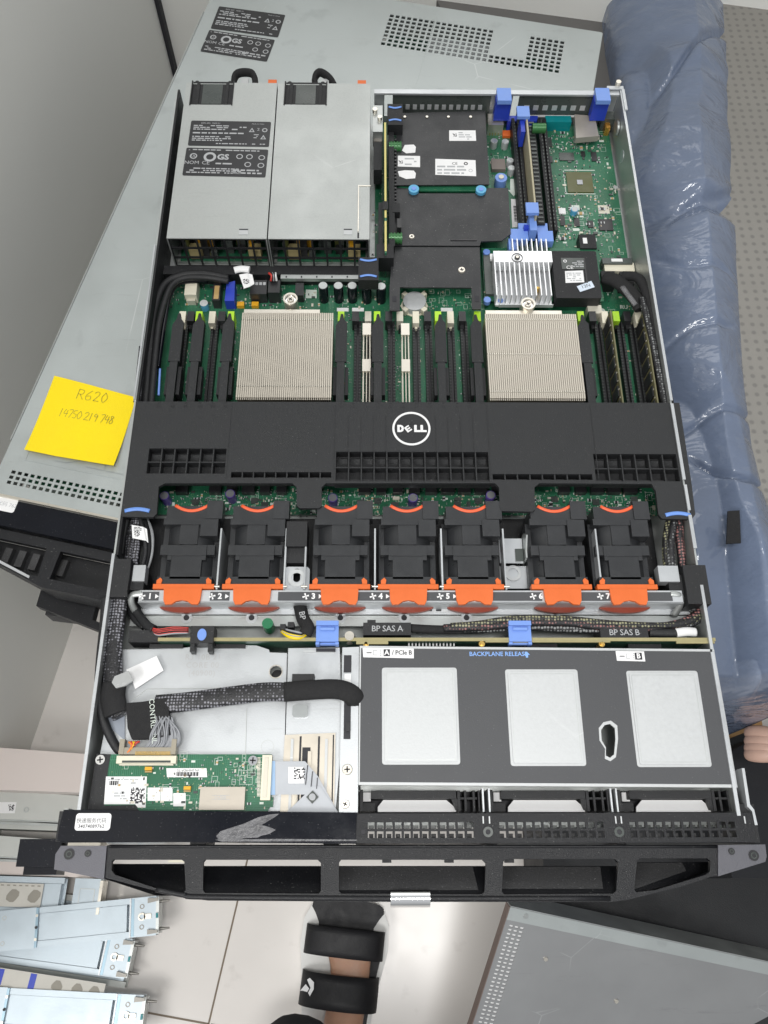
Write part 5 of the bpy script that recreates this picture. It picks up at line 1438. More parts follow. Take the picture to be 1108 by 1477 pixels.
m_ = MB()   # front skin going down along the outline, and inner grille panel sloping under the openings
fr = [at(u, v, z) for u, v in oo[2:]]
for a, b in zip(fr, fr[1:]): 
    d = (b - a); n = Vector((-d.y, d.x, 0)).normalized() * -.0012
    vs = [m_.bm.verts.new(Vector((p.x, p.y, zz_))) for p, zz_ in ((a, .002), (b, .002), (b, z - .0042), (a, z - .0042))]; m_.face(vs, bezel_m)
    vs = [m_.bm.verts.new(Vector((p.x, p.y, zz_)) + n * 1.5) for p, zz_ in ((a, .002), (b, .002), (b, z - .0042), (a, z - .0042))]; m_.face(vs, bezel_m)
m_.build('front_skin', bz_)
m_ = MB()
pan = [((152, 1246), (274, 1246), (275, 1292), (225, 1292), (152, 1268)), ((284, 1249), (474, 1249), (474, 1294), (284, 1294)), ((480, 1249), (708, 1249), (708, 1294), (480, 1294)), ((716, 1249), (898, 1249), (898, 1294), (716, 1294)), ((908, 1244), (1030, 1243), (1030, 1262), (908, 1294))]
for k, pl_ in enumerate(pan):
    top = []
    for u, v in pl_:
        t_ = (v - 1244) / 44; zz_ = .016 + .018 * t_
        top.append(at(u, v, zz_))
    vs = [m_.bm.verts.new(p) for p in top]; m_.face(vs, bezel_m)
    if k > 1:
        c_ = [(((486, 1250), (682, 1250), (690, 1284), (486, 1284))), (((720, 1250), (866, 1250), (870, 1282), (720, 1282))), (((912, 1245), (984, 1244), (990, 1256), (912, 1284)))][k - 2]
        m_.face([m_.bm.verts.new(at(u, v, .0165 + .018 * (v - 1244) / 44)) for u, v in c_], speck)
    vs = [m_.bm.verts.new(p + Vector((0, .0, -.002))) for p in top]; m_.face(vs[::-1], bezel_m)
m_.build('inner_panel', bz_)
m_ = MB()
for (a, b) in ((268, 293), (463, 489), (701, 725), (892, 917)): 
    x0, x1, y0, y1 = inpx(a, 1290, b, 1236, z); m_ = MB(); m_.box(x0 + .0012, x1 - .0012, y0, y0 + .022, .004, z - .0042, bezel_m); m_.bev(.0006, 1); m_.build('post', bz_)
for sx, px in ((-1, [(88, 1220), (154, 1220), (150, 1268), (108, 1260), (78, 1254), (80, 1232)]), (1, [(1036, 1219), (1104, 1218), (1106, 1236), (1104, 1243), (1036, 1264)])):
    m_ = MB(); m_.poly(px, z - .012, z + .0012, earm); m_.bev(.0012, 3, 35)
    for u, v, r_ in (((100, 1232, .0033), (127, 1231, .0021)) if sx < 0 else ((1087, 1242 - 8, .0033), (1055, 1235 - 7, .0021))):
        q = at(u, v, z + .0012); m_.cyl(q.x, q.y, z + .0013, z + .0018, r_, chip); m_.ring(q.x, q.y, z + .00185, z + .0020, r_ * .6, r_ * .4, chipg)
    m_.build('end_bracket', bz_)
m_ = MB(); q = at(592, 1292, z); m_.cyl(0, 0, -.0125, .0125, .0052, chrome, 28, T=Matrix.Translation((q.x, q.y - .0015, z - .0025)) @ Matrix.Rotation(R(90), 4, 'Y')); m_.bev(.0012, 2, 60); m_.build('chrome_button', bz_)
m_ = MB()
for u in (558, 648, 735): q = at(u, 1240, .034); m_.box(q.x - .0030, q.x + .0030, q.y - .0018, q.y + .0012, .030, .034, bezel_m)
m_.pbox(270, 1240.5, 243, 1244, .028, .030, cream); m_.build('lock_tabs', bz_)

# ================================================================== CLOSED SERVERS OF THE PILE
def closed(ang, corner_fl, ztop, name, label, L=.667):
    """returns thing and matrix: local x across (0..434 mm), y to the rear, z up from its base"""
    t = thing(name, (corner_fl[0], corner_fl[1], ztop - .043), label, 'server')
    t_M = Matrix.Translation((corner_fl[0], corner_fl[1], ztop - .043)) @ Matrix.Rotation(ang, 4, 'Z')
    return t, t_M
ang = R(-12.4)
cs, T = closed(ang, (-.3414, .271), -.0035, 'closed_server', 'closed grey rack server lying askew under the open one, yellow note on its lid')
Ti = T.inverted()
def loc(u, v, z=-.0035): return Ti @ at(u, v, z)
hz = .043
# lid with cut-outs filled by lattice
ra = [loc(560, 21), loc(815, 57), loc(809, 104), loc(548, 68)]
rx0, rx1 = (ra[0].x + ra[3].x) / 2, (ra[1].x + ra[2].x) / 2; ry0, ry1 = (ra[2].y + ra[3].y) / 2, (ra[0].y + ra[1].y) / 2
fa = [loc(14, 678), loc(172, 706), loc(168, 730), loc(8, 700)]
fx0 = (fa[0].x + fa[3].x) / 2; pitch = (fa[1].x - fa[0].x) / 17; fx1 = fx0 + pitch * 42; fy1 = (fa[0].y + fa[1].y) / 2; fy0 = (fa[2].y + fa[3].y) / 2
m_ = MB()
m_.loops([rr(.0, .434, .0, .667, .002, 2), rect(rx0, rx1, ry0, ry1)[::-1], rect(fx0, fx1, fy0, fy1)[::-1]], hz - .001, hz, lidm, T)
m_.lattice(rx0, rx1, ry0, ry1, 30, 8, .66, .66, hz - .001, hz, lidm, T, skip=lambda i, j: 18 <= i <= 23 and j >= 2)
m_.lattice(fx0, fx1, fy0, fy1, 42, 3, .62, .62, hz - .001, hz, lidm, T)
m_.box(0, .001, 0.002, .665, 0, hz - .0012, steel_side, T); m_.box(.433, .434, 0.002, .665, 0, hz - .0012, steel_side, T); m_.box(.0012, .4328, .664, .665, 0, hz - .0012, steel_side, T)
m_.box(.002, .432, -.0004, .0016, hz - .003, hz + .0002, nickel, T)
m_.box(-.0012, -.0002, .05, .6, .008, hz + .0008, steel_side, T)
# pressed rectangle and letters
pr = [loc(27, 668), loc(62, 555)]
m_.bev(.0004, 1, 50)
x, y = loc(37, 664).x, loc(37, 664).y
for a in ((x, x + .12, y, y + .0008), (x - .0008, x, y, y + .07)): m_.box(*a, hz + .00001, hz + .0005, lidm, T)
m_.text('DELL', x + .062, y + .017, hz + .0004, .026, lidm, T=T, off=.001, th=.0003)
m_.box(.25, .2506, 0.03, .66, hz + .00001, hz + .00025, lidm, T)
m_.build('lid', cs)
m_ = MB(); m_.box(.004, .430, .03, .64, .004, .012, pcbdk, T)
m_.box(.02, .1, .02, .05, .014, .030, green, T); m_.box(.11, .2, .02, .05, .014, .026, steel, T); m_.box(rx0, rx1, ry0 - .01, ry1, .013, .02, pcbdk, T); m_.box(rx0 + .05, rx0 + .12, ry0, ry1 - .01, .021, .03, bright, T)
m_.build('inner_parts', cs)
m_ = MB(); m_.box(-.024, .458, -.024, -.0008, .004, hz - .0030, black_g, T)
m_.bev(.0008, 2)
q = loc(8, 726); m_.loops([rr(q.x - .022, q.x + .008, q.y - .006, q.y + .007, .002)], hz - .0028, hz - .0026, white, T); m_.text('代码 762', q.x + .0002, q.y, hz - .0026, .0032, greyink, T=T)
m_.build('front_cover', cs)
# bezel of the closed server
m_ = MB()
o_ = [(-.024, -.026), (.458, -.026), (.458, -.040), (.36, -.066), (.07, -.066), (-.024, -.040)]
ws = [[(.0, -.034), (.062, -.034), (.064, -.058), (.055, -.058), (.0, -.043)], [(.074, -.034), (.158, -.034), (.158, -.058), (.074, -.058)], [(.17, -.034), (.26, -.034), (.26, -.058), (.17, -.058)], [(.272, -.034), (.35, -.034), (.35, -.058), (.272, -.058)]]
m_.loops([o_] + ws, hz - .012, hz - .006, bezel_m, T)
m_.loops([[(-.01, -.030), (.45, -.030), (.36, -.062), (.07, -.062), (-.01, -.0395)]], .004, .016, black, T)
for k in range(6): m_.box(.01 + k * .012, .016 + k * .012, -.05, -.036, .0162, .022, speck, T)
m_.loops([[(-.022, -.0395), (.07, -.0640), (.36, -.0640), (.456, -.0395), (.456, -.037), (.36, -.0615), (.07, -.0615), (-.022, -.037)]], .002, hz - .0122, bezel_m, T)
m_.bev(.0010, 2, 35)
m_.loops([[(.0, -.044), (.058, -.0592), (.058, -.0612), (.0, -.0462)]], hz - .0058, hz - .0052, greyink, T); m_.build('front_bezel', cs)
m_ = MB()
lm = [(315, 9), (413, 23), (401, 54), (304, 41)], [(301, 43), (399, 57), (385, 89), (289, 74)]
rating(m_, *lm, -.0033); m_.build('rating_label', cs)
# sticky note, slightly curled
m_ = MB(); n = 14
c4 = [at(37, 651, -.002), at(166, 675, -.002), at(196, 572, -.002), at(78, 541, -.002)]
gv = []
for j in range(n + 1):
    row = []
    for i in range(n + 1):
        a, b = i / n, j / n
        p = (c4[0] * (1 - a) + c4[1] * a) * (1 - b) + (c4[3] * (1 - a) + c4[2] * a) * b
        p.z = -.0029 + .0075 * (1 - b) ** 3 * (.3 + .7 * abs(a - .35)) + .0004 * math.sin(a * 5)
        row.append(m_.bm.verts.new(p))
    gv.append(row)
for j in range(n):
    for i in range(n): m_.face([gv[j][i], gv[j][i + 1], gv[j + 1][i + 1], gv[j + 1][i]], yellow, True)
an = math.atan2((c4[1] - c4[0]).y, (c4[1] - c4[0]).x)
pen = mat('pencil', (.30, .27, .05), .6)
def stroke(glyphs, cu, cv, hh, gap):
    """hand-written strokes; glyph = list of polylines on a unit box"""
    o = at(cu, cv, -.0024); Tn = Matrix.Translation((o.x, o.y, -.0022)) @ Matrix.Rotation(an + .03, 4, 'Z')
    x = 0
    for g_ in glyphs:
        for pl_ in g_:
            m_.tube([Tn @ Vector((x + a * hh * .7, b * hh, .0)) for a, b in pl_], .00022, pen, 5, .5, 3)
        x += hh * gap * (1 if g_ else .5)
G = {'R': [[(0, 0), (.05, 1)], [(.05, 1), (.7, .9), (.6, .55), (.05, .5)], [(.3, .5), (.8, 0)]], '6': [[(.7, 1), (.1, .5), (.2, .05), (.7, .1), (.65, .45), (.2, .4)]],
     '2': [[(.05, .8), (.4, 1), (.7, .75), (.1, .05)], [(.1, .05), (.8, .05)]], '0': [[(.4, 1), (.05, .5), (.35, 0), (.75, .5), (.4, 1)]], '1': [[(.4, 1), (.3, 0)]],
     '4': [[(.3, 1), (.1, .45), (.75, .5)], [(.6, .9), (.5, 0)]], '7': [[(.1, .95), (.7, 1), (.3, 0)]], '5': [[(.65, 1), (.2, .95), (.15, .6), (.6, .5), (.5, .05), (.1, .1)]],
     '9': [[(.65, .7), (.3, .95), (.15, .65), (.6, .6), (.65, .8), (.5, 0)]], '8': [[(.6, .85), (.3, 1), (.2, .75), (.6, .35), (.35, 0), (.1, .25), (.6, .85)]], ' ': []}
stroke([G[c_] for c_ in 'R620'], 110, 575, .0098, .72)
stroke([G[c_] for c_ in '14750 219 748'], 83, 600, .0078, .52)
m_.build('sticky_note', label='bright yellow sticky note with pencilled numbers stuck on the closed server lid', cat='sticky note')
# second closed server below, showing its front corner
T2 = Matrix.Translation((-.262, .170, -.100)) @ Matrix.Rotation(R(-7), 4, 'Z')
s2 = thing('closed_server', (-.25, .175, -.1), 'dark server front poking out beneath the askew closed server, its bezel handle showing', 'server')
m_ = MB(); m_.box(.02, .40, .03, .64, 0, .040, steel_side, T2); m_.build('case', s2)
m_ = MB(); m_.loops([[(-.05, .03), (.42, .03), (.42, -.012), (.06, -.012), (-.05, .016)], [(0, .022), (.06, .022), (.06, -.002), (.05, -.002), (.0, .010)], [(.08, .022), (.18, .022), (.18, -.002), (.08, -.002)]], .030, .040, bezel_m, T2)
m_.box(-.045, -.012, .012, .028, .010, .0295, black, T2); m_.box(.01, .06, -.004, .004, .006, .028, speck, T2); m_.bev(.001, 2, 35)
m_.build('front_bezel', s2)
m_ = MB(); ms_ = MB()
for k in range(9):   # rest of the pile down to the floor
    zz = FZ + .001 + k * .0475
    Tk = Matrix.Translation((-.285, .20 + .01 * math.sin(k * 2.1), zz)) @ Matrix.Rotation(R(-4 - 2 * math.sin(k * 1.7)), 4, 'Z')
    t = thing('closed_server', Tk.translation, 'closed grey server number %s from the floor in the hidden lower pile' % ('one two three four five six seven eight nine'.split()[k]), 'server', 'servers stacked in the pile')
    q_ = MB(); q_.box(0, .434, 0.03, .62, 0, .045, steel_side, Tk); q_.bev(.001, 1); q_.build('case', t)
    q_ = MB(); q_.box(0.01, .424, .012, .0295, .002, .042, black, Tk); q_.bev(.001, 1); q_.build('front_bezel', t)

# ================================================================== BLUE WRAPPED PAD, MAT
def pad():
    m_ = MB(); NX, NY = 70, 330
    ztop = -.055
    def edge(v):   # photo left/right outline per v
        Lp = [(-80, 850), (0, 872), (60, 886), (120, 892), (200, 880), (400, 895), (700, 940), (990, 1010)]
        Lp = [(-80, 885), (0, 894), (60, 906), (115, 912), (145, 896), (990, 1002)]
        Rp = [(-80, 1070), (0, 1075), (300, 1092), (500, 1104), (620, 1118), (700, 1140), (800, 1190), (850, 1205), (990, 1215)]
        def it(P_):
            for (a, b), (c_, d) in zip(P_, P_[1:]):
                if v <= c_: return b + (d - b) * (v - a) / (c_ - a)
            return P_[-1][1]
        return it(Lp), it(Rp)
    rows = []
    from mathutils import noise
    for j in range(NY + 1):
        v = -60 + (992 + 60) * j / NY
        a, b = edge(v); pass
        l, r_ = at(a, v, ztop), at(b, v, ztop)
        ey = min(1, (NY - j) / 9)
        row = []
        for i in range(NX + 1):
            s = i / NX; t_ = math.sin(math.pi * min(1, max(0, s))) ** .15
            p = l.lerp(r_, s)
            q = Vector((p.x * 5, p.y * 13, 0)); w = noise.noise(q * .7 + Vector((0, noise.noise(q * .6) * 2, 0))) * .005
            ridge = -.016 * max(0, 1 - abs(noise.noise(Vector((p.x * 3.5 + 7, p.y * 4 - p.x * 2, 2)))) * 9)
            gr = 0
            for gv_, sl, dp, s0_, s1_ in ((.125, -.13, .010, .25, 1), (.33, -.10, .005, .3, 1), (.41, .04, .004, .2, .8), (.50, -.05, .004, 0, .8), (.62, -.04, .006, .1, 1), (.69, .06, .009, .3, 1)):
                dd = (j / NY - gv_ - sl * (s - .5) - .006 * math.sin(s * 9 + gv_ * 40)) / .004
                if s0_ - .05 < s < s1_ + .05: gr -= dp * math.exp(-dd * dd) * min(1, max(0, (s - s0_ + .05) * 8), max(0, (s1_ + .05 - s) * 8))
            w += gr - .05 * max(0, s - .60) - .042 * max(0, .60 - s)
            z = ztop - .10 * (1 - t_) - .09 * (1 - ey ** .5) + (w + ridge) * t_ * ey
            row.append(m_.bm.verts.new(Vector((p.x, p.y, z))))
        rows.append(row)
    for A, B in zip(rows, rows[1:]):
        for i in range(NX): m_.face([A[i], A[i + 1], B[i + 1], B[i]], film, True)
    # skirt down to the floor
    ring_ = [r_[0] for r_ in rows] + rows[-1][1:] + [r_[-1] for r_ in reversed(rows[:-1])] + rows[0][1:-1][::-1]
    low = [m_.bm.verts.new(Vector((v_.co.x, v_.co.y, FZ + .012))) for v_ in ring_]
    for i in range(len(ring_)): k = (i + 1) % len(ring_); m_.face([ring_[i], ring_[k], low[k], low[i]], film, True)
    return m_.build('wrapped_mattress', label='tall blue padded roll wrapped in shiny clear plastic standing right of the server', cat='wrapped pad')
pd = pad()
m_ = MB(); m_.poly([(1050, 737), (1067, 736), (1069, 783), (1048, 784)], -.0585, -.0570, velcro)
for v_ in m_.bm.verts: pass
m_.build('black_strap', pd)
# crumpled clear film over the pad's foot
m_ = MB()
from mathutils import noise
gv = []
for j in range(25):
    row = []
    for i in range(17):
        p = at(1052 + i * 6.0, 930 + j * 3.2, -.05); nz = noise.noise(Vector((p.x * 60, p.y * 45, 1))) * .009
        row.append(m_.bm.verts.new(Vector((p.x, p.y, -.062 + nz * 1.3 - .0012 * max(0, j - 14) ** 1.7 - .0025 * abs(i - 8) ** 1.5 - .004 * max(0, 5 - j)))))
    gv.append(row)
filmc = mat('clear_film', (.62, .72, .92), .12, 0, .05, 10, 0, 1, alpha=.16, coat=.6)
for j in range(24):
    for i in range(16): m_.face([gv[j][i], gv[j][i + 1], gv[j + 1][i + 1], gv[j + 1][i]], filmc, True)
m_.build('plastic_film', label='crumpled clear plastic film bunched over the near end of the blue pad', cat='plastic film')
# dotted grey mat to the right
m_ = MB(); zz = -.085
m_.poly([(985, -80), (1300, -80), (1300, 900), (1085, 900), (1020, 500)], FZ + .002, zz, matm)
m_.build('dotted_mat', label='grey foam block with rows of dark dimples at the right edge', cat='foam block')
m_ = MB(); m_.poly([(600, -60), (885, -60), (905, 140), (880, 160), (700, 140)], FZ + .002, -.13, darkcard)
m_.build('grey_box', label='dark grey box in the gap between the closed server lid and the blue pad', cat='box')

# ================================================================== FRONT RIGHT: black bag, loose lid
A, B, C_ = at(735, 1310, -.35), at(1108, 1390, -.45), at(679, 1477, -.40)
ex = (B - A).normalized(); ey = (C_ - A); ey = (ey - ex * ey.dot(ex)).normalized(); ez = ey.cross(ex)
if ez.z < 0: ez = -ez
TL = Matrix((( ex.x, ey.x, ez.x, A.x), (ex.y, ey.y, ez.y, A.y), (ex.z, ey.z, ez.z, A.z), (0, 0, 0, 1)))
ld = thing('loose_lid', A, 'bare grey server lid with perforated strip leaning at the lower right on the black bag', 'server lid')
m_ = MB(); Ls, Wd = .434, .60
m_.loops([rect(0, Ls, .012, Wd), rect(.005, .024, .016, .55)[::-1]], -.001, 0, rubr, TL)
m_.lattice(.005, .024, .016, .55, 3, 120, .66, .5, -.001, 0, rubr, TL)
m_.box(0, Ls, -.002, .0118, .0002, .0014, lidm, TL); m_.box(0, Ls, -.0032, -.0022, -.03, .0012, steel_side, TL); m_.box(-.0012, -.0002, -.002, Wd, -.009, .0012, mat('rim_brown', (.22, .17, .15), .5, .4), TL)
for a, b in ((.058, .045), (.155, .075)): m_.cyl(a, b, .0001, .0016, .0022, nickel, 12, T=TL)
m_.cyl(.02, .004, .0015, .002, .0028, steel_side, 16, T=TL)
m_.build('lid_sheet', ld)
m_ = MB(); m_.box(.001, .2, .004, .56, -.0022, -.0014, white, TL)
m_.build('under_sheet', ld)
p = [at(773, 1240, -.49), at(1350, 1240, -.49)]
m_ = MB(); m_.loops([[(p[0].x, -.26), (.95, -.26), (.95, .10), (.55, .17), (.42, .15), (p[0].x + .01, .10)]], FZ + .004, -.48, bagm); m_.bev(.012, 4, 35)
m_.build('black_bag', label='large matt black bag on the floor beneath the loose lid', cat='bag')
m_ = MB(); m_.loops([[(x_, y_) for x_, y_ in ((.34, -.02), (.60, -.02), (.60, .11), (.40, .125), (.33, .09))]], -.40, -.30, cloth); m_.bev(.03, 5, 35)
m_.build('black_cushion', label='soft black cushion right of the server under the pale arm', cat='cushion')

# ================================================================== PEOPLE
def skinned(name, chains, mtl, parent=None, sub=2):
    vs, es, rad = [], [], []
    for ch in chains:
        prev = None
        for e_ in ch:
            if isinstance(e_, int): prev = e_; continue
            vs.append(e_[0]); rad.append(e_[1] if isinstance(e_[1], tuple) else (e_[1], e_[1]))
            if prev is not None: es.append((prev, len(vs) - 1))
            prev = len(vs) - 1
    me = bpy.data.meshes.new(name); me.from_pydata([tuple(v) for v in vs], es, [])
    o = bpy.data.objects.new(name, me); COL.objects.link(o)
    mo = o.modifiers.new('s', 'SKIN'); mo.use_smooth_shade = True
    for i, d in enumerate(me.skin_vertices[0].data): d.radius = rad[i]; d.use_root = i == 0
    su = o.modifiers.new('u', 'SUBSURF'); su.levels = sub; su.render_levels = sub
    dg = bpy.context.evaluated_depsgraph_get(); dg.update()
    m2 = bpy.data.meshes.new_from_object(o.evaluated_get(dg))
    bpy.data.objects.remove(o)
    o = bpy.data.objects.new(name, m2); COL.objects.link(o); m2.materials.clear(); m2.materials.append(mtl)
    for p_ in m2.polygons: p_.use_smooth = True; p_.material_index = 0
    if parent: o.parent = parent; m2.transform(Matrix.Translation(-parent.location))
    return o
# foot: along the sandal; s = 0 heel ... 1 toe
FT = FZ + .038
toe, heel = at(502, 1312, FT), at(470, 1600, FT)
fd = (toe - heel); fl = fd.length; fdn = fd.normalized(); fr_ = Vector((fdn.y, -fdn.x, 0))
def fp(s, off, z): q = heel + fd * s + fr_ * off; q.z = FT + z; return q
person = thing('person', fp(.1, 0, 0), 'person in black trousers standing in a black and white sandal, only the foot showing', 'person')
foot = [[(fp(.06, .006, .020), (.028, .026)), (fp(.22, .008, .020), (.027, .026)), (fp(.42, .010, .010), (.026, .018)), (fp(.58, .012, .004), (.026, .011)), (fp(.70, .012, .001), (.027, .009)), (fp(.78, .010, -.001), (.026, .007))],
        [0, (fp(-.03, -.01, .09), .032), (fp(-.14, -.02, .20), .040)]]
for k, (o0, l, r_) in enumerate(((-.014, .205, .0105), (.000, .20, .0075), (.011, .185, .0070), (.021, .165, .0065), (.031, .135, .0062))):
    foot.append([5, (fp(.80, o0, .004), r_), (fp(.82 + (l - .13) * .3, o0 * 1.02, .004), r_ * .95), (fp(.84 + (l - .13) * .4, o0, .001), r_ * .85)])
ft = skinned('body', foot, skin, person)
tr = skinned('trouser_leg', [[(at(440, 1484, -.50), .042), (at(425, 1530, -.47), .055), (at(430, 1610, -.42), .060), (at(430, 1800, -.32), .075)]], cloth, person)
# sandal
sd = thing('sandal', fp(.5, 0, -.03), 'black and white sandal with two wide black straps on the tiled floor', 'sandal')
def sole(wf, s0=-.02, s1=1.06):
    o = []
    prof = [(0, .026), (.06, .034), (.2, .038), (.4, .038), (.6, .044), (.75, .050), (.88, .049), (.95, .042), (.99, .028), (1., .012)]
    for s_, w_ in prof: q = fp(s0 + (s1 - s0) * s_, w_ * wf, 0); o.append((q.x, q.y))
    for s_, w_ in reversed(prof): q = fp(s0 + (s1 - s0) * s_, -w_ * wf, 0); o.append((q.x, q.y))
    return o
m_ = MB(); m_.loops([sole(1.14)], FZ + .002, FZ + .028, foam); m_.bev(.003, 2, 35); m_.build('sole', sd)
m_ = MB(); m_.loops([sole(.95, .82, 1.055)], FZ + .0282, FZ + .0315, rubber)
q_ = [fp(s_, o_, 0) for s_, o_ in ((.0, -.004), (.0, .032), (.5, .040), (.80, .050), (.9, .05), (.9, -.004))]
m_.loops([[(q.x, q.y) for q in q_]], FZ + .0282, FZ + .0312, rubber); m_.bev(.0012, 2, 40); m_.build('footbed', sd)
def strap(sa, sb, w, h, name, lift=.0):
    m_ = MB(); n = 18; R1, R2 = [], []
    for ring_i, s_ in enumerate((sa, (sa * 3 + sb) / 4, (sa + sb) / 2, (sa + 3 * sb) / 4, sb)):
        for L_, dz in ((R1, 0), (R2, -.0035)):
            row = []
            for k in range(n + 1):
                a = math.pi * k / n; ox = -w * math.cos(a); zz_ = FZ + .018 + (h + dz) * math.sin(a) ** .55 - FT + lift * (s_ - sa) / (sb - sa)
                row.append(m_.bm.verts.new(fp(s_, ox * (1 + dz * 8), zz_)))
            L_.append(row)
    for L_ in (R1, R2):
        for a, b in zip(L_, L_[1:]):
            for k in range(n): m_.face([a[k], a[k + 1], b[k + 1], b[k]], rubber, True)
    for a, b in ((R1[0], R2[0]), (R1[-1], R2[-1])):
        for k in range(n): m_.face([a[k], a[k + 1], b[k + 1], b[k]], rubber)
    return m_
def sv(v): return (v - 1600) / (1312 - 1600)
s1_ = strap(.745, .900, .0520, .038, 'strap'); s1_.build('strap', sd)
s2_ = strap(.485, .660, .0500, .053, 'strap', -.006)
s2_.build('strap', sd)
m_ = MB(); zz = FZ + .092
for px in (((433, 1432), (440, 1420), (448, 1411), (455, 1416), (446, 1430)), ((442, 1424), (450, 1414), (454, 1424), (451, 1437), (447, 1433))): pass
zz = FZ + .065
m_.poly([(433, 1429), (441, 1419.5), (446, 1426), (443, 1431), (437, 1429)], zz, zz + .001, white)
m_.poly([(443, 1413), (447, 1410.5), (453, 1417), (452.5, 1427), (447, 1437), (444.5, 1432), (448, 1425)], zz, zz + .001, white)
m_.bev(.0003, 1); 
m_.build('strap_logo', sd)
# pale arm and hand at the right edge, over a cardboard box
zz = -.22
arm = thing('person', at(1108, 1050, zz), 'person reaching in a pale bare forearm at the right edge', 'person')
A_ = lambda u, v, dz=0: at(u + 40, v + 12, zz + dz)
ch = [[(A_(1125, 1040), (.030, .020)), (A_(1170, 1050), (.028, .024)), (A_(1240, 1075), (.034, .032)), (A_(1340, 1110), (.040, .038)), (A_(1470, 1150), (.046, .044))]]
ch.append([0, (A_(1098, 1048), (.026, .016)), ])
for k, (v0, v1) in enumerate(((1050, 1046), (1060, 1058), (1070, 1068), (1078, 1077))):
    ch.append([5, (A_(1085, v0, -.002), .0095), (A_(1066, v1, -.004), .0088), (A_(1048, v1 - 1, -.012), .0082), (A_(1036, v1 - 1, -.026), .0072)])
ch.append([0, (A_(1112, 1020, .004), .0115), (A_(1104, 1004, .004), .0100), (A_(1094, 994, -.002), .0085)])
skinned('body', ch, skin_p, arm)
m_ = MB(); q1, q2 = at(1040, 990, -.235), at(1100, 1046, -.235)
m_.box(q1.x, q2.x, q2.y, q1.y, -.36, -.235, card); m_.bev(.001, 1); m_.build('cardboard_box', label='small brown cardboard box held by the pale hand below the blue pad', cat='box')

# ================================================================== SLIDE RAILS AT LOWER LEFT
def rail(name, p0, p1, w, z, label, full=True, clip=True, m=railm, over=.5):
    """rail drawn from p0 (right end, px) towards p1 (px, left), w metres wide"""
    a, b = at(*p0, z), at(*p1, z)
    d = (b - a); L_ = max(d.length, .7); d.normalize(); n = Vector((-d.y, d.x, 0)); 
    Tm = Matrix(((d.x, n.x, 0, a.x), (d.y, n.y, 0, a.y), (0, 0, 1, z - .012), (0, 0, 0, 1)))
    t = thing(name, (a.x, a.y, z - .012), label, 'slide rail', 'slide rails on the floor')
    h = w / 2
    m_ = MB(); m_.box(.036, L_, -h, h, .0, .0015, m, Tm)
    for s in (-1, 1):
        m_.box(.036, L_, s * h - .0014 if s > 0 else -h, s * h if s > 0 else -h + .0014, .0017, .012, m, Tm)
        m_.box(.036, L_, *((h - .007, h) if s > 0 else (-h, -h + .007)), .0121, .0132, m, Tm)
    m_.bev(.0005, 1); m_.build('outer_channel', t)
    m_ = MB(); m_.box(.040 if over < .3 else .12 * over + .1, L_, -h + .009, h - .009, .004, .0138, m, Tm) if False else None
    m_ = MB(); m_.box(.040, L_, -h + .0074, h - .0074, .0020, .0118, railm, Tm); m_.bev(.0006, 1); m_.build('inner_channel', t)
    if over: 
        m_ = MB(); m_.box(over, L_, -h - .0006, h + .0006, .0134, .0148, railm, Tm); m_.box(over - .003, over, -h, h, .0134, .0155, MATS['latch_zinc'], Tm)
        for y in (-.4, .4): m_.ring(over + .04, y * h * 1.6, .0149, .0152, .0028, .0018, steel_side, 14, Tm)
        for y in (-.6, 0, .6): m_.cyl(over - .0015, y * h, .0156, .0165, .0018, ink if y == 0 else nickel, 10, T=Tm)
        m_.bev(.0004, 1, 60); m_.build('sliding_member', t)
    if clip:
        m_ = MB(); m_.box(.002, .034, -h, h, .0, .0140, railm, Tm); m_.box(-.002, .0018, -h + .002, h - .002, -.004, .016, steel_side, Tm)
        m_.bev(.0008, 1)
        for y in (-.52, .52): m_.ring(.020, y * h, .0141, .0147, .0030, .0019, hookm, 14, Tm)
        m_.ring(.020, 0, .0141, .0160, .0048, .0030, nickel, 16, Tm); m_.box(.008, .017, -.003, .003, .0141, .0160, nickel, Tm)
        for s in (-1, 1): m_.loops([[(-.001, s * h * .74), (.012, s * h * .66), (.012, s * h * .92), (-.001, s * h * .88)][::s]], .0142, .0185, hookm, Tm); m_.cyl(0, 0, 0, .012, .0022, hookm, 10, r2=.0012, T=Tm @ Matrix.Translation((-.002, s * h * .7, .008)) @ Matrix.Rotation(R(-90), 4, 'Y'))
        m_.box(-.0012, .0014, -.003, .003, .0162, .0180, teal, Tm); m_.box(.034, .0358, -h, h, 0, .015, steel, Tm); m_.box(.030, .0335, -h + .001, h - .001, .01405, .0144, MATS['latch_zinc'], Tm)
        m_.build('end_bracket', t)
    return t, Tm
mat('latch_zinc', (.30, .42, .50), .35, .6)
rail('slide_rail', (228, 1320), (0, 1343), .046, FZ + .050, 'silver slide rail on top of the heap, its bracket pointing at the sandal', over=.155)
rail('slide_rail', (188, 1383), (0, 1358), .046, FZ + .030, 'silver slide rail lying crossed beneath the topmost rail', over=.0)
t3, T3 = rail('slide_rail', (130, 1294), (0, 1290), .044, FZ + .045, 'silver slide rail with a picture instruction label, just under the black ear latch', over=0, clip=False)
m_ = MB(); m_.box(-.012, .022, -.022, .022, 0, .0145, railm, T3); m_.box(-.016, -.0122, -.02, .02, -.004, .018, nickel, T3); [m_.box(a0, a1, b0, b1, .0146, .0153, steel_side, T3) for a0, a1, b0, b1 in ((-.006, .014, -.010, -.0092), (-.006, .014, .0092, .010), (-.006, -.0052, -.0091, .0091), (.0132, .014, -.0091, .0091))]; m_.bev(.0005, 1, 60); m_.build('end_bracket', t3)
lbm = mat('rail_label', (.56, .54, .49), .6); pic = mat('label_picture', (.30, .28, .24), .7)
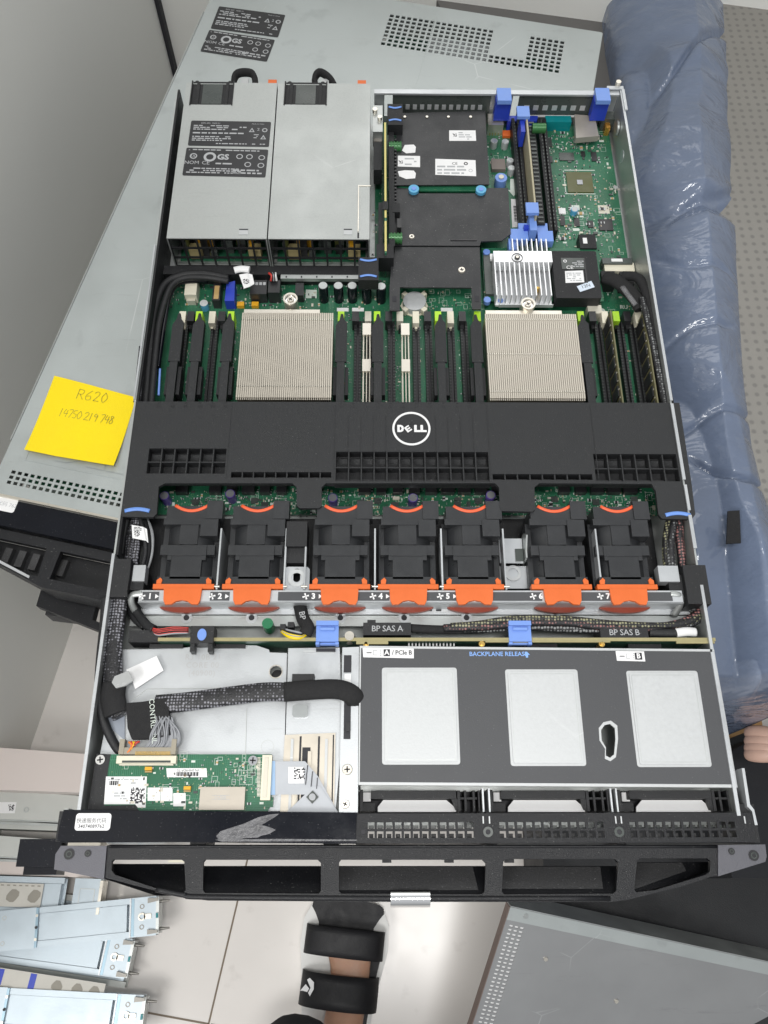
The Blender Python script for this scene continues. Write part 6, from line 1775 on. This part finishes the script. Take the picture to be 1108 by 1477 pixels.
m_ = MB(); m_.box(.062, .16, -.014, .014, .01385, .0142, lbm, T3)
for k in range(4): m_.loops([[(.072 + k * .028 + (.008 + .002 * math.sin(a * 2)) * math.cos(a), .001 + .008 * math.sin(a)) for a in [i * .628 for i in range(10)]]], .01425, .0144, pic, T3)
for k in range(10): m_.box(.066 + k * .008, .070 + k * .008, -.012, -.0105, .01425, .0144, pic, T3)
m_.build('instruction_label', t3)
rail('slide_rail', (205, 1316), (0, 1290), .020, FZ + .020, 'thin grey rail lying low behind the heap, mostly covered by other rails', over=0, clip=False, m=railw)
t5, T5 = rail('slide_rail', (222, 1420), (0, 1386), .018, FZ + .016, 'dark edged rail running behind the front rail, its end bent up', over=0, clip=False, m=railw)
rail('slide_rail', (206, 1466), (0, 1455), .046, FZ + .050, 'silver slide rail nearest the bottom edge with a second member slid over it', over=.172)
m_ = MB(); lb5 = thing('instruction_strip', at(80, 1418, FZ + .045), 'paper instruction strip with blue blocks and small pictures on the lowest rails', 'instruction label')
a, b = at(150, 1432, FZ + .048), at(0, 1409, FZ + .048); d = (b - a).normalized(); Tm = Matrix(((d.x, -d.y, 0, a.x), (d.y, d.x, 0, a.y), (0, 0, 1, FZ + .048), (0, 0, 0, 1)))
m_.box(0, .2, -.010, .010, 0, .0006, lbm, Tm)
for x in (.088, .13): m_.box(x, x + .008, -.009, .009, .0007, .0009, vgab, Tm)
for x in (.012, .034, .060, .15): m_.loops([[(x + .007 * math.cos(a_) * (1 + .2 * math.sin(3 * a_)), .006 * math.sin(a_)) for a_ in [i * .628 for i in range(10)]]], .0007, .0009, pic, Tm)
m_.build('paper', lb5)
# long rails stacked by the wall
for k, (v0, v1, z_, m, wd_) in enumerate(((1082, 1140, FZ + .11, pinkw, 0), (1143, 1182, FZ + .075, railw, 0), (1186, 1196, FZ + .06, railw, 0), (1209, 1236, FZ + .07, railw, 0), (1244, 1262, FZ + .04, pinkw, 0))):
    a0, a1 = at(130, v0 + 6, z_), at(130, v1 + 4, z_); b0, b1 = at(-60, v0 - 8, z_), at(-60, v1 - 3, z_)
    m_ = MB(); m_.loops([[(p_.x, p_.y) for p_ in (a1, a0, b0, b1)]], FZ + .002 + k * .0005, z_, m)
    m_.bev(.0012, 2, 40)
    if k == 1:
        q = at(38, 1168, z_); m_.ring(q.x, q.y, z_ + .0001, z_ + .0008, .0036, .0022, steel_side); q = at(12, 1165, z_)
        m_.box(q.x - .018, q.x + .010, q.y - .007, q.y + .007, z_ + .0001, z_ + .0004, white); qr(m_, q.x, q.y - .004, .008, z_ + .0004, n=8)
    if k in (1, 3):
        for dv_ in (4, 9): 
            a_, b_ = at(120, v1 + dv_, z_ - .004), at(-50, v1 + dv_ - 6, z_ - .004); strip(a_, b_, .0028, m_, z_ - .008, steel_side)
    lb_ = ('pale pinkish panel with a smooth face, farthest of the long strips under the left ear', 'grey steel strip with a small white sticker and one hole, below the pale pinkish panel', 'narrow grey strip, thinnest of the long strips under the left ear',
           'plain grey steel strip partly behind the black ear latch', 'pale panel lying just above the rail with picture label')[k]
    m_.build(('panel', 'steel_strip', 'steel_strip', 'steel_strip', 'panel')[k], label=lb_, cat='panel' if k in (0, 4) else 'steel strip')

# ================================================================== LIGHT
wd = bpy.data.worlds.new('World'); S.world = wd; wd.use_nodes = True
nt = wd.node_tree; bg = nt.nodes['Background']
tc = nt.nodes.new('ShaderNodeTexCoord'); sx_ = nt.nodes.new('ShaderNodeSeparateXYZ'); cr_ = nt.nodes.new('ShaderNodeValToRGB')
nt.links.new(tc.outputs['Generated'], sx_.inputs[0])
mr_ = nt.nodes.new('ShaderNodeMapRange'); mr_.inputs['From Min'].default_value = -1; mr_.inputs['From Max'].default_value = 1
nt.links.new(sx_.outputs['Z'], mr_.inputs['Value']); nt.links.new(mr_.outputs[0], cr_.inputs[0])
cr_.color_ramp.elements[0].position = .3; cr_.color_ramp.elements[0].color = (.22, .22, .22, 1)
cr_.color_ramp.elements[1].position = .95; cr_.color_ramp.elements[1].color = (.66, .68, .70, 1)
nt.links.new(cr_.outputs[0], bg.inputs[0]); bg.inputs[1].default_value = .88
def area(name, loc_, size, sy, power, aim, col=(1, .985, .96)):
    l = bpy.data.lights.new(name, 'AREA'); l.shape = 'RECTANGLE'; l.size = size; l.size_y = sy; l.energy = power; l.color = col
    o = bpy.data.objects.new(name, l); COL.objects.link(o); o.location = loc_
    o.rotation_euler = (Vector(aim) - Vector(loc_)).to_track_quat('-Z', 'Y').to_euler()
    return o
area('pad_sheen_lamp', (.12, -.22, 1.95), .6, .3, 17, (.1, -.1, 0))
area('pad_sheen_lamp', (-.95, -.95, 1.75), 1.0, .5, 26, (0, .0, -.2))
area('pad_sheen_lamp', (.35, 2.4, 1.9), 1.6, 1.1, 12, (0, .5, 0))  # added lamp behind the back wall, lays a sheen on the blue pad
S.view_settings.view_transform = 'Standard'; S.view_settings.look = 'None'; S.view_settings.exposure = 0; S.view_settings.gamma = 1
S.view_settings.use_curve_mapping = False
S.cycles.max_bounces = 8; S.cycles.use_denoising = True
